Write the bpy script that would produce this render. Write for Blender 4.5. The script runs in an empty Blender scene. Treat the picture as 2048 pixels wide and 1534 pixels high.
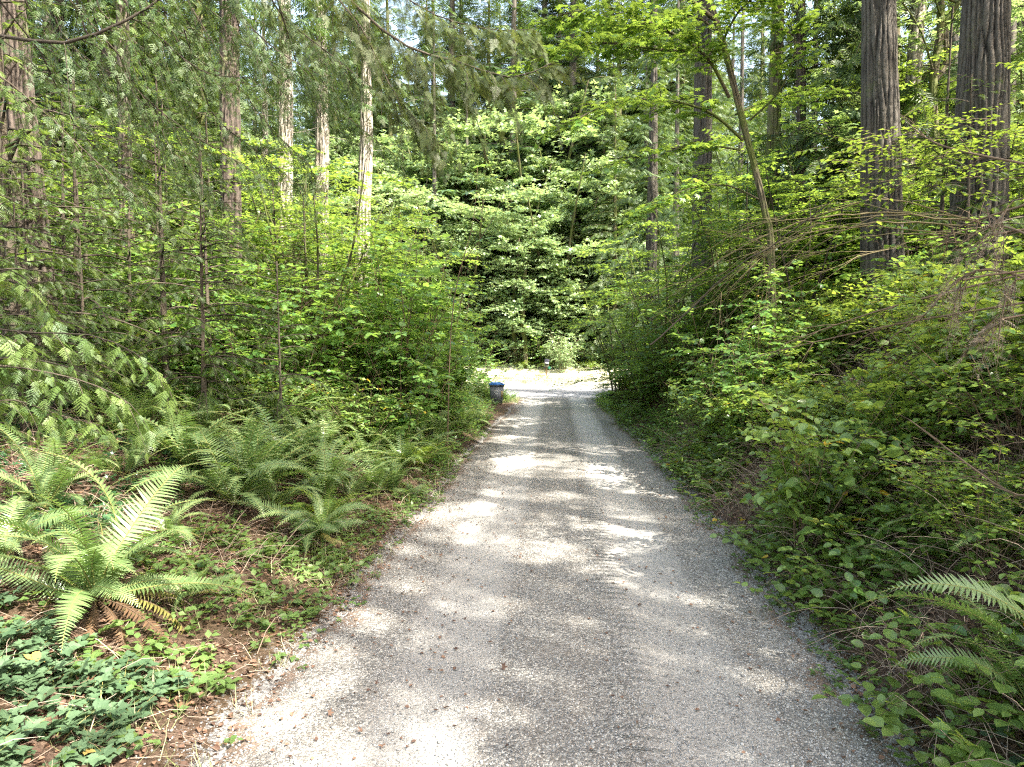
import bpy, math
import numpy as np
from mathutils import Vector, Matrix, Euler

# ------------------------------------------------------------------ camera, sky, sun
S = bpy.context.scene
C = S.collection
R = math.radians
CAMZ = 2.3
YAW, PITCH, F = 3.6, -3.23, 1365.0
cam_d = bpy.data.cameras.new("camera"); cam = bpy.data.objects.new("camera", cam_d); C.objects.link(cam)
cam.location = (0, 0, CAMZ); cam.rotation_euler = (R(90 + PITCH), 0, R(YAW))
cam_d.sensor_width = 36; cam_d.lens = 24.0; cam_d.clip_start = 0.05; cam_d.clip_end = 2000
S.camera = cam
SUN_EL, SUN_AZ = 50.0, 124.0          # azimuth clockwise from +Y (straight ahead)
w = bpy.data.worlds.new("World"); S.world = w; w.use_nodes = True
nt = w.node_tree; sky = nt.nodes.new("ShaderNodeTexSky"); sky.sky_type = 'NISHITA'; sky.sun_disc = False
sky.sun_elevation = R(SUN_EL); sky.sun_rotation = R(SUN_AZ); sky.air_density = 1.0; sky.dust_density = 2.0
bg = nt.nodes["Background"]; sky.ozone_density = .6; wm = nt.nodes.new("ShaderNodeMix"); wm.data_type = 'RGBA'; wm.blend_type = 'MULTIPLY'; wm.inputs[0].default_value = 1; wm.inputs[7].default_value = (1.12, .98, .80, 1); nt.links.new(sky.outputs[0], wm.inputs[6]); nt.links.new(wm.outputs[2], bg.inputs[0]); bg.inputs[1].default_value = 0.15
sl = bpy.data.lights.new("sun", 'SUN'); sl.energy = 3.7; sl.angle = R(0.55); sl.color = (1.0, 0.95, 0.86)
so = bpy.data.objects.new("sun", sl); C.objects.link(so)
sd = Vector((math.cos(R(SUN_EL)) * math.sin(R(SUN_AZ)), math.cos(R(SUN_EL)) * math.cos(R(SUN_AZ)), math.sin(R(SUN_EL))))
so.rotation_euler = sd.to_track_quat('Z', 'Y').to_euler(); so.location = (20, -10, 40)
S.view_settings.view_transform = 'Standard'; S.view_settings.look = 'None'
S.view_settings.exposure = 2.88; S.view_settings.gamma = 1.0
cy = S.cycles
cy.max_bounces = 9; cy.diffuse_bounces = 4; cy.transmission_bounces = 5; cy.glossy_bounces = 3; cy.transparent_max_bounces = 4
cy.sample_clamp_indirect = 8.0; cy.caustics_reflective = False; cy.caustics_refractive = False
cy.use_denoising = False; cy.filter_width = 1.2

# ------------------------------------------------------------------ helpers
def rng(s): return np.random.default_rng(s)
def nrm(a): return a / np.maximum(np.linalg.norm(a, axis=-1, keepdims=True), 1e-9)
def sstep(a, b, x):
    t = np.clip((x - a) / (b - a), 0, 1); return t * t * (3 - 2 * t)

class VN:                                   # value noise on a wrapped lattice
    def __init__(s, seed, n=64): s.t = rng(seed).random((n, n)); s.n = n
    def __call__(s, x, y):
        x = np.asarray(x, float); y = np.asarray(y, float)
        xi = np.floor(x).astype(int); yi = np.floor(y).astype(int); fx = x - xi; fy = y - yi
        fx = fx * fx * (3 - 2 * fx); fy = fy * fy * (3 - 2 * fy); n = s.n; t = s.t
        a = t[xi % n, yi % n]; b = t[(xi + 1) % n, yi % n]; c = t[xi % n, (yi + 1) % n]; d = t[(xi + 1) % n, (yi + 1) % n]
        return (a * (1 - fx) + b * fx) * (1 - fy) + (c * (1 - fx) + d * fx) * fy
vn1, vn2, vn3 = VN(1), VN(2), VN(3)

def half_w(y, side):
    y = np.asarray(y, float)
    base = np.where(np.asarray(side) > 0, 1.98, 1.72)
    base = np.where(y < 5, 1.86, base * sstep(3, 9, y) + 1.86 * (1 - sstep(3, 9, y)))
    base = base - 0.28 * sstep(14, 27, y)
    return base + 0.16 * (vn1(y * 0.9 + np.where(np.asarray(side) > 0, 40, 0), 3.3) - .5) + .10 * (vn1(y * 3.1 + 7, 9.3) - .5)

LX = [0, .3, .9, 2.0, 3.6, 6, 10, 30]; LZ = [0, .08, .27, .62, 1.1, 1.6, 2.0, 2.6]
RX = [0, .25, .7, 1.5, 2.8, 4.6, 9, 30]; RZ = [0, .10, .46, 1.15, 2.05, 2.7, 3.1, 3.5]
def H(x, y):
    x = np.asarray(x, float); y = np.asarray(y, float)
    s = np.abs(x) - half_w(y, x)
    z = np.where(x > 0, np.interp(s, RX, RZ), np.interp(s, LX, LZ))
    g = 1 - 0.97 * sstep(17, 29.0, y)
    z = z * g
    k = sstep(0.1, 1.2, s) * (1 - sstep(27, 30, y) * (1 - sstep(38, 44, y)))
    z = z + k * (0.22 * (vn1(x * .8, y * .8) - .5) + .09 * (vn2(x * 2.7, y * 2.7) - .5) + .04 * (vn3(x * 7, y * 7) - .5))
    far = np.interp(y, [38, 44, 50, 70, 120], [0, .28, 1.1, 2.2, 3.4])
    return z + far

_eu = Euler((R(90 + PITCH), 0, R(YAW))).to_matrix()
def ray(px, py):
    d = _eu @ Vector(((px - 1024) / F, (767 - py) / F, -1)); return np.array(d)
def P(px, py, Y):                            # world point seen at photo pixel (px,py) at forward distance Y
    d = ray(px, py); return np.array((0, 0, CAMZ)) + d * (Y / d[1])
def hit(px, py):
    d = ray(px, py); d = d / d[1]
    for t in np.arange(1.5, 90, .03):
        p = d * t
        if p[2] + CAMZ < H(p[0], p[1]): return p + np.array((0, 0, CAMZ))
    return d * 90
def gpos(x, y, dz=0.0): return (float(x), float(y), float(H(x, y)) + dz)

class Geo:
    def __init__(s): s.v = []; s.f = {3: [], 4: []}; s.m = {3: [], 4: []}; s.a = []; s.n = 0
    def add(s, V, Fc, mat=0, tint=.5):
        V = np.asarray(V, np.float32).reshape(-1, 3); Fc = np.asarray(Fc, np.int32)
        s.v.append(V); s.a.append(np.broadcast_to(np.asarray(tint, np.float32), (len(V),)).copy())
        k = Fc.shape[1]; s.f[k].append(Fc + s.n); s.m[k].append(np.full(len(Fc), mat, np.int32)); s.n += len(V); return s
    def inst(s, T, pos, M, mat=0, tint=None):
        V, Fc = T; k = len(pos); n = len(V)
        if k == 0: return s
        W = np.einsum('kij,nj->kni', M, V) + np.asarray(pos)[:, None, :]
        FF = (Fc[None] + (np.arange(k) * n)[:, None, None]).reshape(-1, Fc.shape[1])
        t = np.repeat(np.random.default_rng(k).random(k) if tint is None else np.broadcast_to(tint, (k,)), n)
        return s.add(W.reshape(-1, 3), FF, mat, t)
    def tubes(s, Pt, r, sides=4, mat=0, tint=.5):
        Pt = np.asarray(Pt, float); r = np.broadcast_to(np.asarray(r, float), Pt.shape[:2]); k, n = Pt.shape[:2]
        if k == 0: return s
        T = nrm(np.gradient(Pt, axis=1)); ref = np.where(np.abs(T[..., 2:3]) > .9, np.array([1., 0, 0]), np.array([0, 0, 1.]))
        X = nrm(np.cross(T, ref)); Y = np.cross(X, T)
        an = np.arange(sides) * 2 * np.pi / sides
        V = Pt[:, :, None] + r[:, :, None, None] * (X[:, :, None] * np.cos(an)[None, None, :, None] + Y[:, :, None] * np.sin(an)[None, None, :, None])
        i = np.arange(n - 1)[:, None] * sides; j = np.arange(sides)[None]; j2 = (j + 1) % sides
        q = np.stack([i + j, i + j2, i + sides + j2, i + sides + j], -1).reshape(-1, 4)
        FF = (q[None] + (np.arange(k) * n * sides)[:, None, None]).reshape(-1, 4)
        t = np.repeat(np.broadcast_to(tint, (k,)), n * sides) if np.ndim(tint) else tint
        return s.add(V.reshape(-1, 3), FF, mat, t)
    def mesh(s, name, mats, smooth=True):
        me = bpy.data.meshes.new(name); V = np.concatenate(s.v); me.vertices.add(len(V)); me.vertices.foreach_set("co", V.ravel())
        loops = []; starts = []; mi = []; off = 0
        for k in (3, 4):
            if s.f[k]:
                f = np.concatenate(s.f[k]); loops.append(f.ravel()); starts.append(off + np.arange(len(f)) * k); off += f.size; mi.append(np.concatenate(s.m[k]))
        L = np.concatenate(loops); St = np.concatenate(starts); M = np.concatenate(mi)
        me.loops.add(len(L)); me.loops.foreach_set("vertex_index", L.astype(np.int32)); me.polygons.add(len(St)); me.polygons.foreach_set("loop_start", St.astype(np.int32))
        for m in mats: me.materials.append(m)
        me.polygons.foreach_set("material_index", M); me.update(calc_edges=True)
        a = me.attributes.new("tint", 'FLOAT', 'POINT'); a.data.foreach_set("value", np.concatenate(s.a))
        if smooth: me.shade_smooth()
        return me
def link(name, me, parent=None, loc=None, rot=None, sc=None, **tags):
    o = bpy.data.objects.new(name, me); C.objects.link(o); o.parent = parent
    if loc is not None: o.location = [float(v) for v in loc]
    if rot is not None: o.rotation_euler = [float(v) for v in rot]
    if sc is not None: o.scale = (sc,) * 3 if np.ndim(sc) == 0 else sc
    for k, v in tags.items():
        if v: o[k] = v
    return o
def thing(name, label, cat, loc=(0, 0, 0), rz=0, sc=1, group=None): return link(name, None, None, loc, (0, 0, rz), sc, label=label, category=cat, group=group)
def clone(src, loc, rz=0, sc=1, label=None, group=None, rot=None):
    o = src.copy(); C.objects.link(o); o.location = [float(v) for v in loc]; o.rotation_euler = rot or (0, 0, rz); o.scale = (sc,) * 3 if np.ndim(sc) == 0 else sc
    if label: o['label'] = label
    if group: o['group'] = group
    for ch in src.children:
        c = ch.copy(); C.objects.link(c); c.parent = o
        for g in ch.children:
            d = g.copy(); C.objects.link(d); d.parent = c
    return o

def frames(d, up):
    Y = nrm(d); X = nrm(np.cross(Y, up)); Z = np.cross(X, Y); return np.stack([X, Y, Z], -1)
def box(g, c, s, mat=0, tint=.5, bev=0.0):
    x, y, z = [v / 2 for v in s]; b = min(bev, x * .9, y * .9, z * .9)
    if b <= 0:
        V = np.array([(i * x, j * y, k * z) for i in (-1, 1) for j in (-1, 1) for k in (-1, 1)]) + c
        return g.add(V, [(0, 1, 3, 2), (4, 6, 7, 5), (0, 4, 5, 1), (2, 3, 7, 6), (0, 2, 6, 4), (1, 5, 7, 3)], mat, tint)
    def lp(w, h, z): return [(-w + b, -h, z), (w - b, -h, z), (w, -h + b, z), (w, h - b, z), (w - b, h, z), (-w + b, h, z), (-w, h - b, z), (-w, -h + b, z)]
    V = np.array(lp(x - b, y - b, -z) + lp(x, y, -z + b) + lp(x, y, z - b) + lp(x - b, y - b, z)) + c
    q = [(a * 8 + i, a * 8 + (i + 1) % 8, a * 8 + 8 + (i + 1) % 8, a * 8 + 8 + i) for a in range(3) for i in range(8)]
    q += [(24, 25, 26, 27), (24, 27, 28, 31), (28, 29, 30, 31), (3, 2, 1, 0), (7, 4, 3, 0), (7, 6, 5, 4)]
    return g.add(V, q, mat, tint)

# ------------------------------------------------------------------ materials
class NB:
    def __init__(s, name):
        s.m = bpy.data.materials.new(name); s.m.use_nodes = True; s.t = s.m.node_tree; s.p = s.t.nodes["Principled BSDF"]; s.out = s.t.nodes["Material Output"]
    def n(s, ty, **kw):
        o = s.t.nodes.new("ShaderNode" + ty)
        for k, v in kw.items():
            if k.startswith("i_"): s.put(o, k[2:], v)
            else: setattr(o, k, v)
        return o
    def put(s, o, key, v):
        i = o.inputs[int(key)] if key.isdigit() else o.inputs[key.replace("_", " ")]
        if isinstance(v, bpy.types.NodeSocket): s.t.links.new(v, i)
        else: i.default_value = v
    def mix(s, f, a, b, mode='MIX'):
        o = s.t.nodes.new("ShaderNodeMix"); o.data_type = 'RGBA'; o.blend_type = mode
        for i, v in ((0, f), (6, a), (7, b)):
            if isinstance(v, bpy.types.NodeSocket): s.t.links.new(v, o.inputs[i])
            else: o.inputs[i].default_value = v if i == 0 or len(v) == 4 else (*v, 1)
        return o.outputs[2]
    def math(s, op, a, b=0.0, cl=False):
        o = s.t.nodes.new("ShaderNodeMath"); o.operation = op; o.use_clamp = cl
        for i, v in ((0, a), (1, b)):
            if isinstance(v, bpy.types.NodeSocket): s.t.links.new(v, o.inputs[i])
            else: o.inputs[i].default_value = v
        return o.outputs[0]
    def ramp(s, f, stops):
        o = s.t.nodes.new("ShaderNodeValToRGB"); s.t.links.new(f, o.inputs[0]); e = o.color_ramp.elements
        while len(e) < len(stops): e.new(.5)
        for x, (p, c) in zip(e, stops): x.position = p; x.color = (*c, 1) if len(c) == 3 else c
        return o.outputs[0]
    def coord(s, scale=(1, 1, 1), which="Object"):
        tc = s.n("TexCoord"); mp = s.n("Mapping"); s.t.links.new(tc.outputs[which], mp.inputs[0]); mp.inputs["Scale"].default_value = scale; return mp.outputs[0]
    def noise(s, v, sc, det=3, ro=.55):
        o = s.n("TexNoise"); s.t.links.new(v, o.inputs["Vector"]); o.inputs["Scale"].default_value = sc; o.inputs["Detail"].default_value = det; o.inputs["Roughness"].default_value = ro; return o.outputs[0]
    def bump(s, h, st, dist, nrm=None):
        o = s.n("Bump"); s.t.links.new(h, o.inputs["Height"]); o.inputs["Strength"].default_value = st; o.inputs["Distance"].default_value = dist
        if nrm is not None: s.t.links.new(nrm, o.inputs["Normal"])
        return o.outputs[0]
    def set(s, **kw):
        for k, v in kw.items(): s.put(s.p, k, v)
        return s

def leaf_mat(name, dark, light, trans, rough=.42, tr=.42, yel=None, spec=.5):
    b = NB(name); at = b.n("Attribute", attribute_name="tint"); oi = b.n("ObjectInfo")
    f = b.math('ADD', b.math('MULTIPLY', at.outputs["Fac"], .8), b.math('MULTIPLY', oi.outputs["Random"], .2))
    col = b.mix(f, dark, light)
    tcol = b.mix(f, [c * .8 for c in trans], trans)
    if yel:                                                  # a few yellowed leaves
        k = b.ramp(at.outputs["Fac"], [(0, (0, 0, 0)), (.955, (0, 0, 0)), (.965, (1, 1, 1))])
        col = b.mix(k, col, yel); tcol = b.mix(k, tcol, yel)
    b.set(Base_Color=col, Roughness=rough, Specular_IOR_Level=spec)
    t = b.n("BsdfTranslucent"); b.put(t, "Color", tcol); mx = b.n("MixShader"); b.put(mx, "0", tr)
    b.t.links.new(b.p.outputs[0], mx.inputs[1]); b.t.links.new(t.outputs[0], mx.inputs[2]); b.t.links.new(mx.outputs[0], b.out.inputs[0]); return b.m
def bark_mat(name, dark, light, moss=None, sc=1.0, mossamt=.5, tone=None):
    b = NB(name); v = b.coord((1, 1, .16)); v2 = b.coord((1, 1, 1)); v3 = b.coord((1, 1, .45))
    n1 = b.noise(v, 16 * sc, 5, .65); n2 = b.noise(v3, 42 * sc, 4, .65); n3 = b.noise(v2, 1.7, 3); at = b.n("Attribute", attribute_name="tint")
    h = b.math('ADD', b.math('MULTIPLY', n1, .5), b.math('MULTIPLY', n2, .5))
    hh = b.math('ADD', b.math('MULTIPLY', h, .55), b.math('MULTIPLY', at.outputs["Fac"], .45))
    col = b.ramp(hh, [(.34, dark), (.52, [(a + c) / 2 for a, c in zip(dark, light)]), (.74, light)])
    if tone: col = b.mix(b.ramp(n3, [(.4, (0, 0, 0)), (.6, (1, 1, 1))]), col, b.mix(.6, col, tone))
    if moss:
        k = b.ramp(b.math('ADD', b.math('MULTIPLY', n3, .7), b.math('MULTIPLY', n2, .3)), [(.62 - mossamt * .3, (0, 0, 0)), (.72 - mossamt * .3, (1, 1, 1))]); col = b.mix(k, col, moss)
    b.set(Base_Color=col, Roughness=.9, Specular_IOR_Level=.2, Normal=b.bump(hh, 1.0, .07)); return b.m
def plain(name, col, rough=.7, var=.25, sc=20, spec=.3):
    b = NB(name); n = b.noise(b.coord(), sc, 4); b.set(Base_Color=b.mix(n, [c * (1 - var) for c in col], [min(1, c * (1 + var)) for c in col]), Roughness=rough, Specular_IOR_Level=spec, Normal=b.bump(n, .25, .01)); return b.m
def stick_mat(name, a, c):
    b = NB(name); at = b.n("Attribute", attribute_name="tint"); n = b.noise(b.coord(), 30, 3)
    b.set(Base_Color=b.mix(at.outputs["Fac"], a, c), Roughness=.85, Specular_IOR_Level=.25, Normal=b.bump(n, .4, .006)); return b.m

M = {}
M['salal'] = leaf_mat("salal_leaf", (.055, .125, .028), (.24, .33, .09), (.40, .52, .07), .30, .38, (.45, .30, .03))
M['fern'] = leaf_mat("fern_leaf", (.07, .13, .04), (.24, .32, .13), (.26, .42, .07), .32, .34)
M['fernbright'] = leaf_mat("fern_leaf_bright", (.07, .14, .02), (.17, .25, .04), (.34, .45, .05), .45, .42)
M['fernyellow'] = leaf_mat("yellowing_fern", (.10, .085, .02), (.27, .25, .07), (.3, .26, .05), .6, .3)
M['deadfern'] = leaf_mat("dry_fern", (.03, .016, .009), (.15, .085, .04), (.10, .05, .02), .8, .2)
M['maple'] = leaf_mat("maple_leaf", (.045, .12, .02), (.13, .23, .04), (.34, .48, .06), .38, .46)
M['maplepale'] = leaf_mat("maple_leaf_painted_sun", (.11, .21, .08), (.33, .41, .24), (.40, .54, .16), .28, .34)  # paler copy of the maple leaf, white sun highlights put into its colour
M['firbough'] = leaf_mat("hanging_fir_needle", (.04, .062, .018), (.11, .135, .04), (.2, .24, .05), .5, .3)
M['hazel'] = leaf_mat("hazel_leaf", (.045, .12, .025), (.16, .27, .07), (.34, .52, .08), .32, .42)
M['fir'] = leaf_mat("fir_needle", (.028, .065, .02), (.075, .13, .035), (.14, .22, .035), .55, .22)
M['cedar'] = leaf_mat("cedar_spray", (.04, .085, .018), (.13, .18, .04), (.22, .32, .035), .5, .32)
M['cedardark'] = leaf_mat("cedar_spray_painted_shade", (.022, .05, .013), (.085, .135, .03), (.17, .25, .03), .5, .28)  # darker copy of the cedar spray, shade put into its colour
M['bramble'] = leaf_mat("bramble_leaf", (.045, .09, .04), (.125, .19, .10), (.15, .22, .07), .6, .26, (.28, .20, .06), .3)
M['herb'] = leaf_mat("herb_leaf", (.06, .125, .03), (.16, .24, .07), (.28, .40, .06), .45, .4)
M['ivy'] = leaf_mat("ivy_leaf", (.025, .07, .025), (.06, .13, .05), (.12, .22, .05), .25, .2)
M['litter'] = leaf_mat("fallen_leaf", (.055, .028, .018), (.24, .14, .085), (.2, .10, .05), .75, .12)
M['deadleaf'] = leaf_mat("withered_leaf", (.12, .06, .03), (.30, .18, .10), (.25, .13, .06), .7, .3)
M['grass'] = leaf_mat("grass_blade", (.20, .24, .08), (.50, .46, .29), (.35, .40, .12), .6, .35)
M['drytwig'] = leaf_mat("dry_fir_twig", (.12, .085, .055), (.32, .25, .17), (.12, .08, .05), .8, .1)
M['barkfir'] = bark_mat("fir_bark", (.014, .012, .010), (.100, .088, .074), moss=(.09, .10, .04), mossamt=.12, tone=(.10, .09, .07))
M['barkred'] = bark_mat("red_bark", (.014, .011, .009), (.105, .083, .068), moss=(.13, .15, .06), mossamt=.25)
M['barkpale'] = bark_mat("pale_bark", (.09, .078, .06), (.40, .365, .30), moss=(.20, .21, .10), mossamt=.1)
M['barkmoss'] = bark_mat("mossy_bark", (.032, .027, .018), (.14, .12, .075), moss=(.08, .095, .025), mossamt=.62)
M['barkthin'] = bark_mat("branch_bark", (.03, .024, .018), (.11, .09, .065), sc=3)
M['stem'] = stick_mat("brown_stem", (.07, .045, .03), (.17, .12, .075))
M['twig'] = stick_mat("dead_twig", (.12, .075, .05), (.42, .33, .25))
M['mossstem'] = stick_mat("mossy_stem", (.07, .055, .03), (.22, .18, .09))
M['greenstem'] = stick_mat("green_stem", (.12, .16, .04), (.26, .20, .07))

b = NB("forest_floor"); v = b.coord()
n1, n2, n3 = b.noise(v, 1.3, 5), b.noise(v, 22, 5, .7), b.noise(v, 95, 3, .7)
col = b.ramp(b.math('ADD', b.math('MULTIPLY', n2, .6), b.math('MULTIPLY', n3, .4)), [(.32, (.022, .015, .011)), (.47, (.075, .048, .033)), (.56, (.15, .10, .072)), (.7, (.27, .20, .15))])
col = b.mix(b.ramp(n1, [(.42, (0, 0, 0)), (.62, (1, 1, 1))]), col, b.mix(.5, col, (.10, .075, .035)))
ed = b.n("Attribute", attribute_name="tint"); vo = b.n("TexVoronoi"); b.t.links.new(v, vo.inputs["Vector"]); vo.inputs["Scale"].default_value = 62
vb = b.n("RGBToBW"); b.t.links.new(vo.outputs["Color"], vb.inputs[0])
col = b.mix(b.math('GREATER_THAN', b.math('ADD', ed.outputs["Fac"], b.math('MULTIPLY', b.math('SUBTRACT', n2, .5), 1.6)), b.math('ADD', .35, b.math('MULTIPLY', vb.outputs[0], .6))), col, b.ramp(vb.outputs[0], [(.2, (.15, .14, .13)), (.8, (.45, .43, .40))]))
b.set(Base_Color=col, Roughness=.95, Specular_IOR_Level=.15, Normal=b.bump(b.math('ADD', n2, b.math('MULTIPLY', n3, .6)), .9, .05)); M['ground'] = b.m

b = NB("gravel"); v = b.coord()
sx = b.n("SeparateXYZ"); b.t.links.new(v, sx.inputs[0]); X, Yc = sx.outputs[0], sx.outputs[1]
wob = b.math('MULTIPLY', b.math('SUBTRACT', b.noise(v, .45, 2), .5), .22); Xw = b.math('ADD', X, wob)
def band(c, wd, soft): return b.math('SUBTRACT', 1.0, b.math('DIVIDE', b.math('ABSOLUTE', b.math('SUBTRACT', Xw, c)), wd), True) if soft else None
rut = b.math('MAXIMUM', b.math('SUBTRACT', 1.0, b.math('POWER', b.math('DIVIDE', b.math('ABSOLUTE', b.math('SUBTRACT', Xw, -.80)), .42), 4.0), True),
             b.math('SUBTRACT', 1.0, b.math('POWER', b.math('DIVIDE', b.math('ABSOLUTE', b.math('SUBTRACT', Xw, .92)), .42), 4.0), True))
rut = b.math('MULTIPLY', rut, b.ramp(b.noise(v, .7, 3), [(.25, (.55, .55, .55)), (.6, (1, 1, 1))]))
far = b.math('MULTIPLY', b.math('SUBTRACT', Yc, 4.0), .12, True)
rut = b.math('MULTIPLY', rut, b.math('ADD', .55, b.math('MULTIPLY', far, .45)))
def vor(sc, feat='F1'):
    o = b.n("TexVoronoi"); o.feature = feat; b.t.links.new(v, o.inputs["Vector"]); o.inputs["Scale"].default_value = sc; return o
v1 = vor(62); v2 = vor(130); e1 = vor(62, 'DISTANCE_TO_EDGE')
bw = b.n("RGBToBW"); b.t.links.new(v1.outputs["Color"], bw.inputs[0]); bw2 = b.n("RGBToBW"); b.t.links.new(v2.outputs["Color"], bw2.inputs[0])
stone = b.ramp(bw.outputs[0], [(.15, (.11, .102, .09)), (.4, (.19, .178, .158)), (.62, (.27, .255, .225)), (.85, (.43, .41, .36))])
fine = b.ramp(bw2.outputs[0], [(.15, (.31, .292, .262)), (.5, (.37, .352, .318)), (.85, (.44, .42, .38))])
gap = b.ramp(e1.outputs[0], [(0, (.35, .35, .35)), (.12, (1, 1, 1))])
stone = b.mix(1.0, stone, gap, 'MULTIPLY')
stone = b.mix(b.ramp(b.noise(v, 3.2, 4), [(.45, (0, 0, 0)), (.75, (.35, .35, .35))]), stone, (.20, .16, .12))
dust = b.ramp(b.noise(v, 7, 5, .7), [(.3, (.25, .25, .25)), (.7, (.85, .85, .85))])
fmix = b.math('ADD', b.math('MULTIPLY', rut, .85), b.math('MULTIPLY', dust, .18), True)
col = b.mix(fmix, stone, fine)
ed = b.n("Attribute", attribute_name="tint"); n9 = b.noise(v, 26, 4, .7)
col = b.mix(b.ramp(b.math('ADD', b.math('MULTIPLY', ed.outputs["Fac"], .75), b.math('MULTIPLY', b.math('SUBTRACT', n9, .5), 1.5)), [(.42, (0, 0, 0)), (.62, (.85, .85, .85))]), col, b.ramp(n9, [(.3, (.05, .032, .022)), (.7, (.20, .14, .10))]))
tw = b.n("TexWave"); tw.wave_type = 'BANDS'; tw.bands_direction = 'Y'; b.t.links.new(v, tw.inputs["Vector"]); tw.inputs["Scale"].default_value = 2.6; tw.inputs["Distortion"].default_value = 1.6; tw.inputs["Detail"].default_value = 1
tm = b.math('SUBTRACT', 1.0, b.math('POWER', b.math('DIVIDE', b.math('ABSOLUTE', b.math('SUBTRACT', Xw, .52)), .16), 4.0), True)
tm = b.math('MULTIPLY', tm, b.ramp(b.noise(v, .9, 2), [(.4, (.1, .1, .1)), (.6, (1, 1, 1))]))
hgt = b.math('ADD', b.math('MULTIPLY', b.math('SUBTRACT', 1.0, v1.outputs["Distance"]), b.math('SUBTRACT', 1.0, b.math('MULTIPLY', fmix, .8))), b.math('MULTIPLY', b.math('SUBTRACT', 1.0, v2.outputs["Distance"]), .3))
nb = b.bump(hgt, .85, .012); nb2 = b.bump(b.math('MULTIPLY', tw.outputs[0], tm), .9, .045, nb); nb3 = b.bump(b.noise(v, 5, 4), .35, .05, nb2)
b.set(Base_Color=col, Roughness=.9, Specular_IOR_Level=.2, Normal=nb3); M['gravel'] = b.m
b = NB("asphalt"); v = b.coord(); n = b.noise(v, 60, 3, .7); n2 = b.noise(v, .8, 3)
b.set(Base_Color=b.mix(n, b.mix(n2, (.10, .10, .11), (.15, .15, .155)), (.24, .24, .24)), Roughness=.85, Normal=b.bump(n, .5, .01)); M['asphalt'] = b.m
b = NB("verge_earth"); v = b.coord(); n = b.noise(v, 9, 5, .7); n2 = b.noise(v, 1.1, 4)
b.set(Base_Color=b.mix(n2, b.mix(n, (.42, .38, .31), (.66, .61, .53)), b.mix(n, (.25, .26, .15), (.55, .5, .38))), Roughness=.95, Normal=b.bump(n, .6, .04)); M['verge'] = b.m
M['stone'] = stick_mat("loose_stone", (.14, .135, .125), (.42, .405, .375))

# ------------------------------------------------------------------ ground sheet, driveway, paved road
def axis(segs):
    a = [segs[0][0]]
    for x0, x1, st in segs: a += list(np.linspace(x0, x1, max(2, int(round((x1 - x0) / st)) + 1))[1:])
    return np.array(a)
def sheet(name, xs, ys, zf, mats, mfun=None, tf=None, **tags):
    X, Yg = np.meshgrid(xs, ys); Z = zf(X, Yg); n = len(xs); m = len(ys)
    i = np.arange(m - 1)[:, None] * n + np.arange(n - 1)[None]; q = np.stack([i, i + 1, i + n + 1, i + n], -1).reshape(-1, 4)
    g = Geo(); g.add(np.stack([X, Yg, Z], -1), q, 0, .0 if tf is None else tf(X, Yg).ravel()); me = g.mesh(name, mats)
    if mfun is not None:
        cx = X.ravel()[q].mean(1); cyy = Yg.ravel()[q].mean(1); me.polygons.foreach_set("material_index", mfun(cx, cyy).astype(np.int32))
    return link(name, me, **tags)
def road_near(x): return 29.6 + .10 * x
def road_far(x): return 36.0 + .14 * x
def ground_z(x, y):
    z = H(x, y); ins = (np.abs(x) < half_w(y, x) - .12) & (y < 30.5)
    z = z - .09 * ins
    z = z - .10 * ((y > road_near(x) + .25) & (y < road_far(x) - .25))
    return z
sheet("ground", axis([(-400, -60, 40), (-60, -14, 1.2), (-14, 14, .16), (14, 60, 1.2), (60, 400, 40)]),
      axis([(-200, -12, 10), (-12, 0, .8), (0, 30, .17), (30, 60, .6), (60, 130, 5), (130, 500, 60)]), ground_z, [M['ground'], M['verge']],
      lambda x, y: (y > road_far(x) - 1) & (y < 47 + 2 * vn1(x * .3, 1)), lambda x, y: np.exp(-np.maximum(np.abs(x) - half_w(y, x) - .05, 0) / .22) * (y < 30), kind="structure")
def drive_z(x, y):
    s = np.abs(x) - half_w(y, x)
    z = .012 + .035 * (1 - (x / 1.9) ** 2) - .028 * np.exp(-((x + .8) / .33) ** 2) - .028 * np.exp(-((x - .92) / .33) ** 2) + .018 * (vn1(x * 1.5, y * 1.2) - .5) + .012 * (vn2(x * 5, y * 5) - .5)
    return z * (1 - sstep(28.8, 30, y)) - .10 * sstep(-.02, .30, s + .09 * (vn2(x * 6, y * 6) - .5)) + .004 + .5 * np.clip(H(x, y), 0, .1) * (s > 0)
sheet("driveway", np.linspace(-2.45, 2.6, 102), axis([(-14, 2, .5), (2, 12, .05), (12, 30.3, .12)]), drive_z, [M['gravel']], None, lambda x, y: sstep(-.42, .12, np.abs(x) - half_w(y, x) + .25 * (vn2(x * 3, y * 3) - .5)), kind="structure")
g = Geo(); xs = np.linspace(-120, 120, 241); V = []
for k in range(9):
    t = k / 8; V += [(x, road_near(x) * (1 - t) + road_far(x) * t + .06 * math.sin(x * 1.7 + k * 9) * (k in (0, 8)), -.012 + .05 * math.sin(math.pi * t) + .012) for x in xs]
i = np.arange(8)[:, None] * 241 + np.arange(240)[None]; q = np.stack([i, i + 1, i + 242, i + 241], -1).reshape(-1, 4)
g.add(V, q); link("paved_road", g.mesh("paved_road", [M['asphalt']]), kind="structure")

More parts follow.
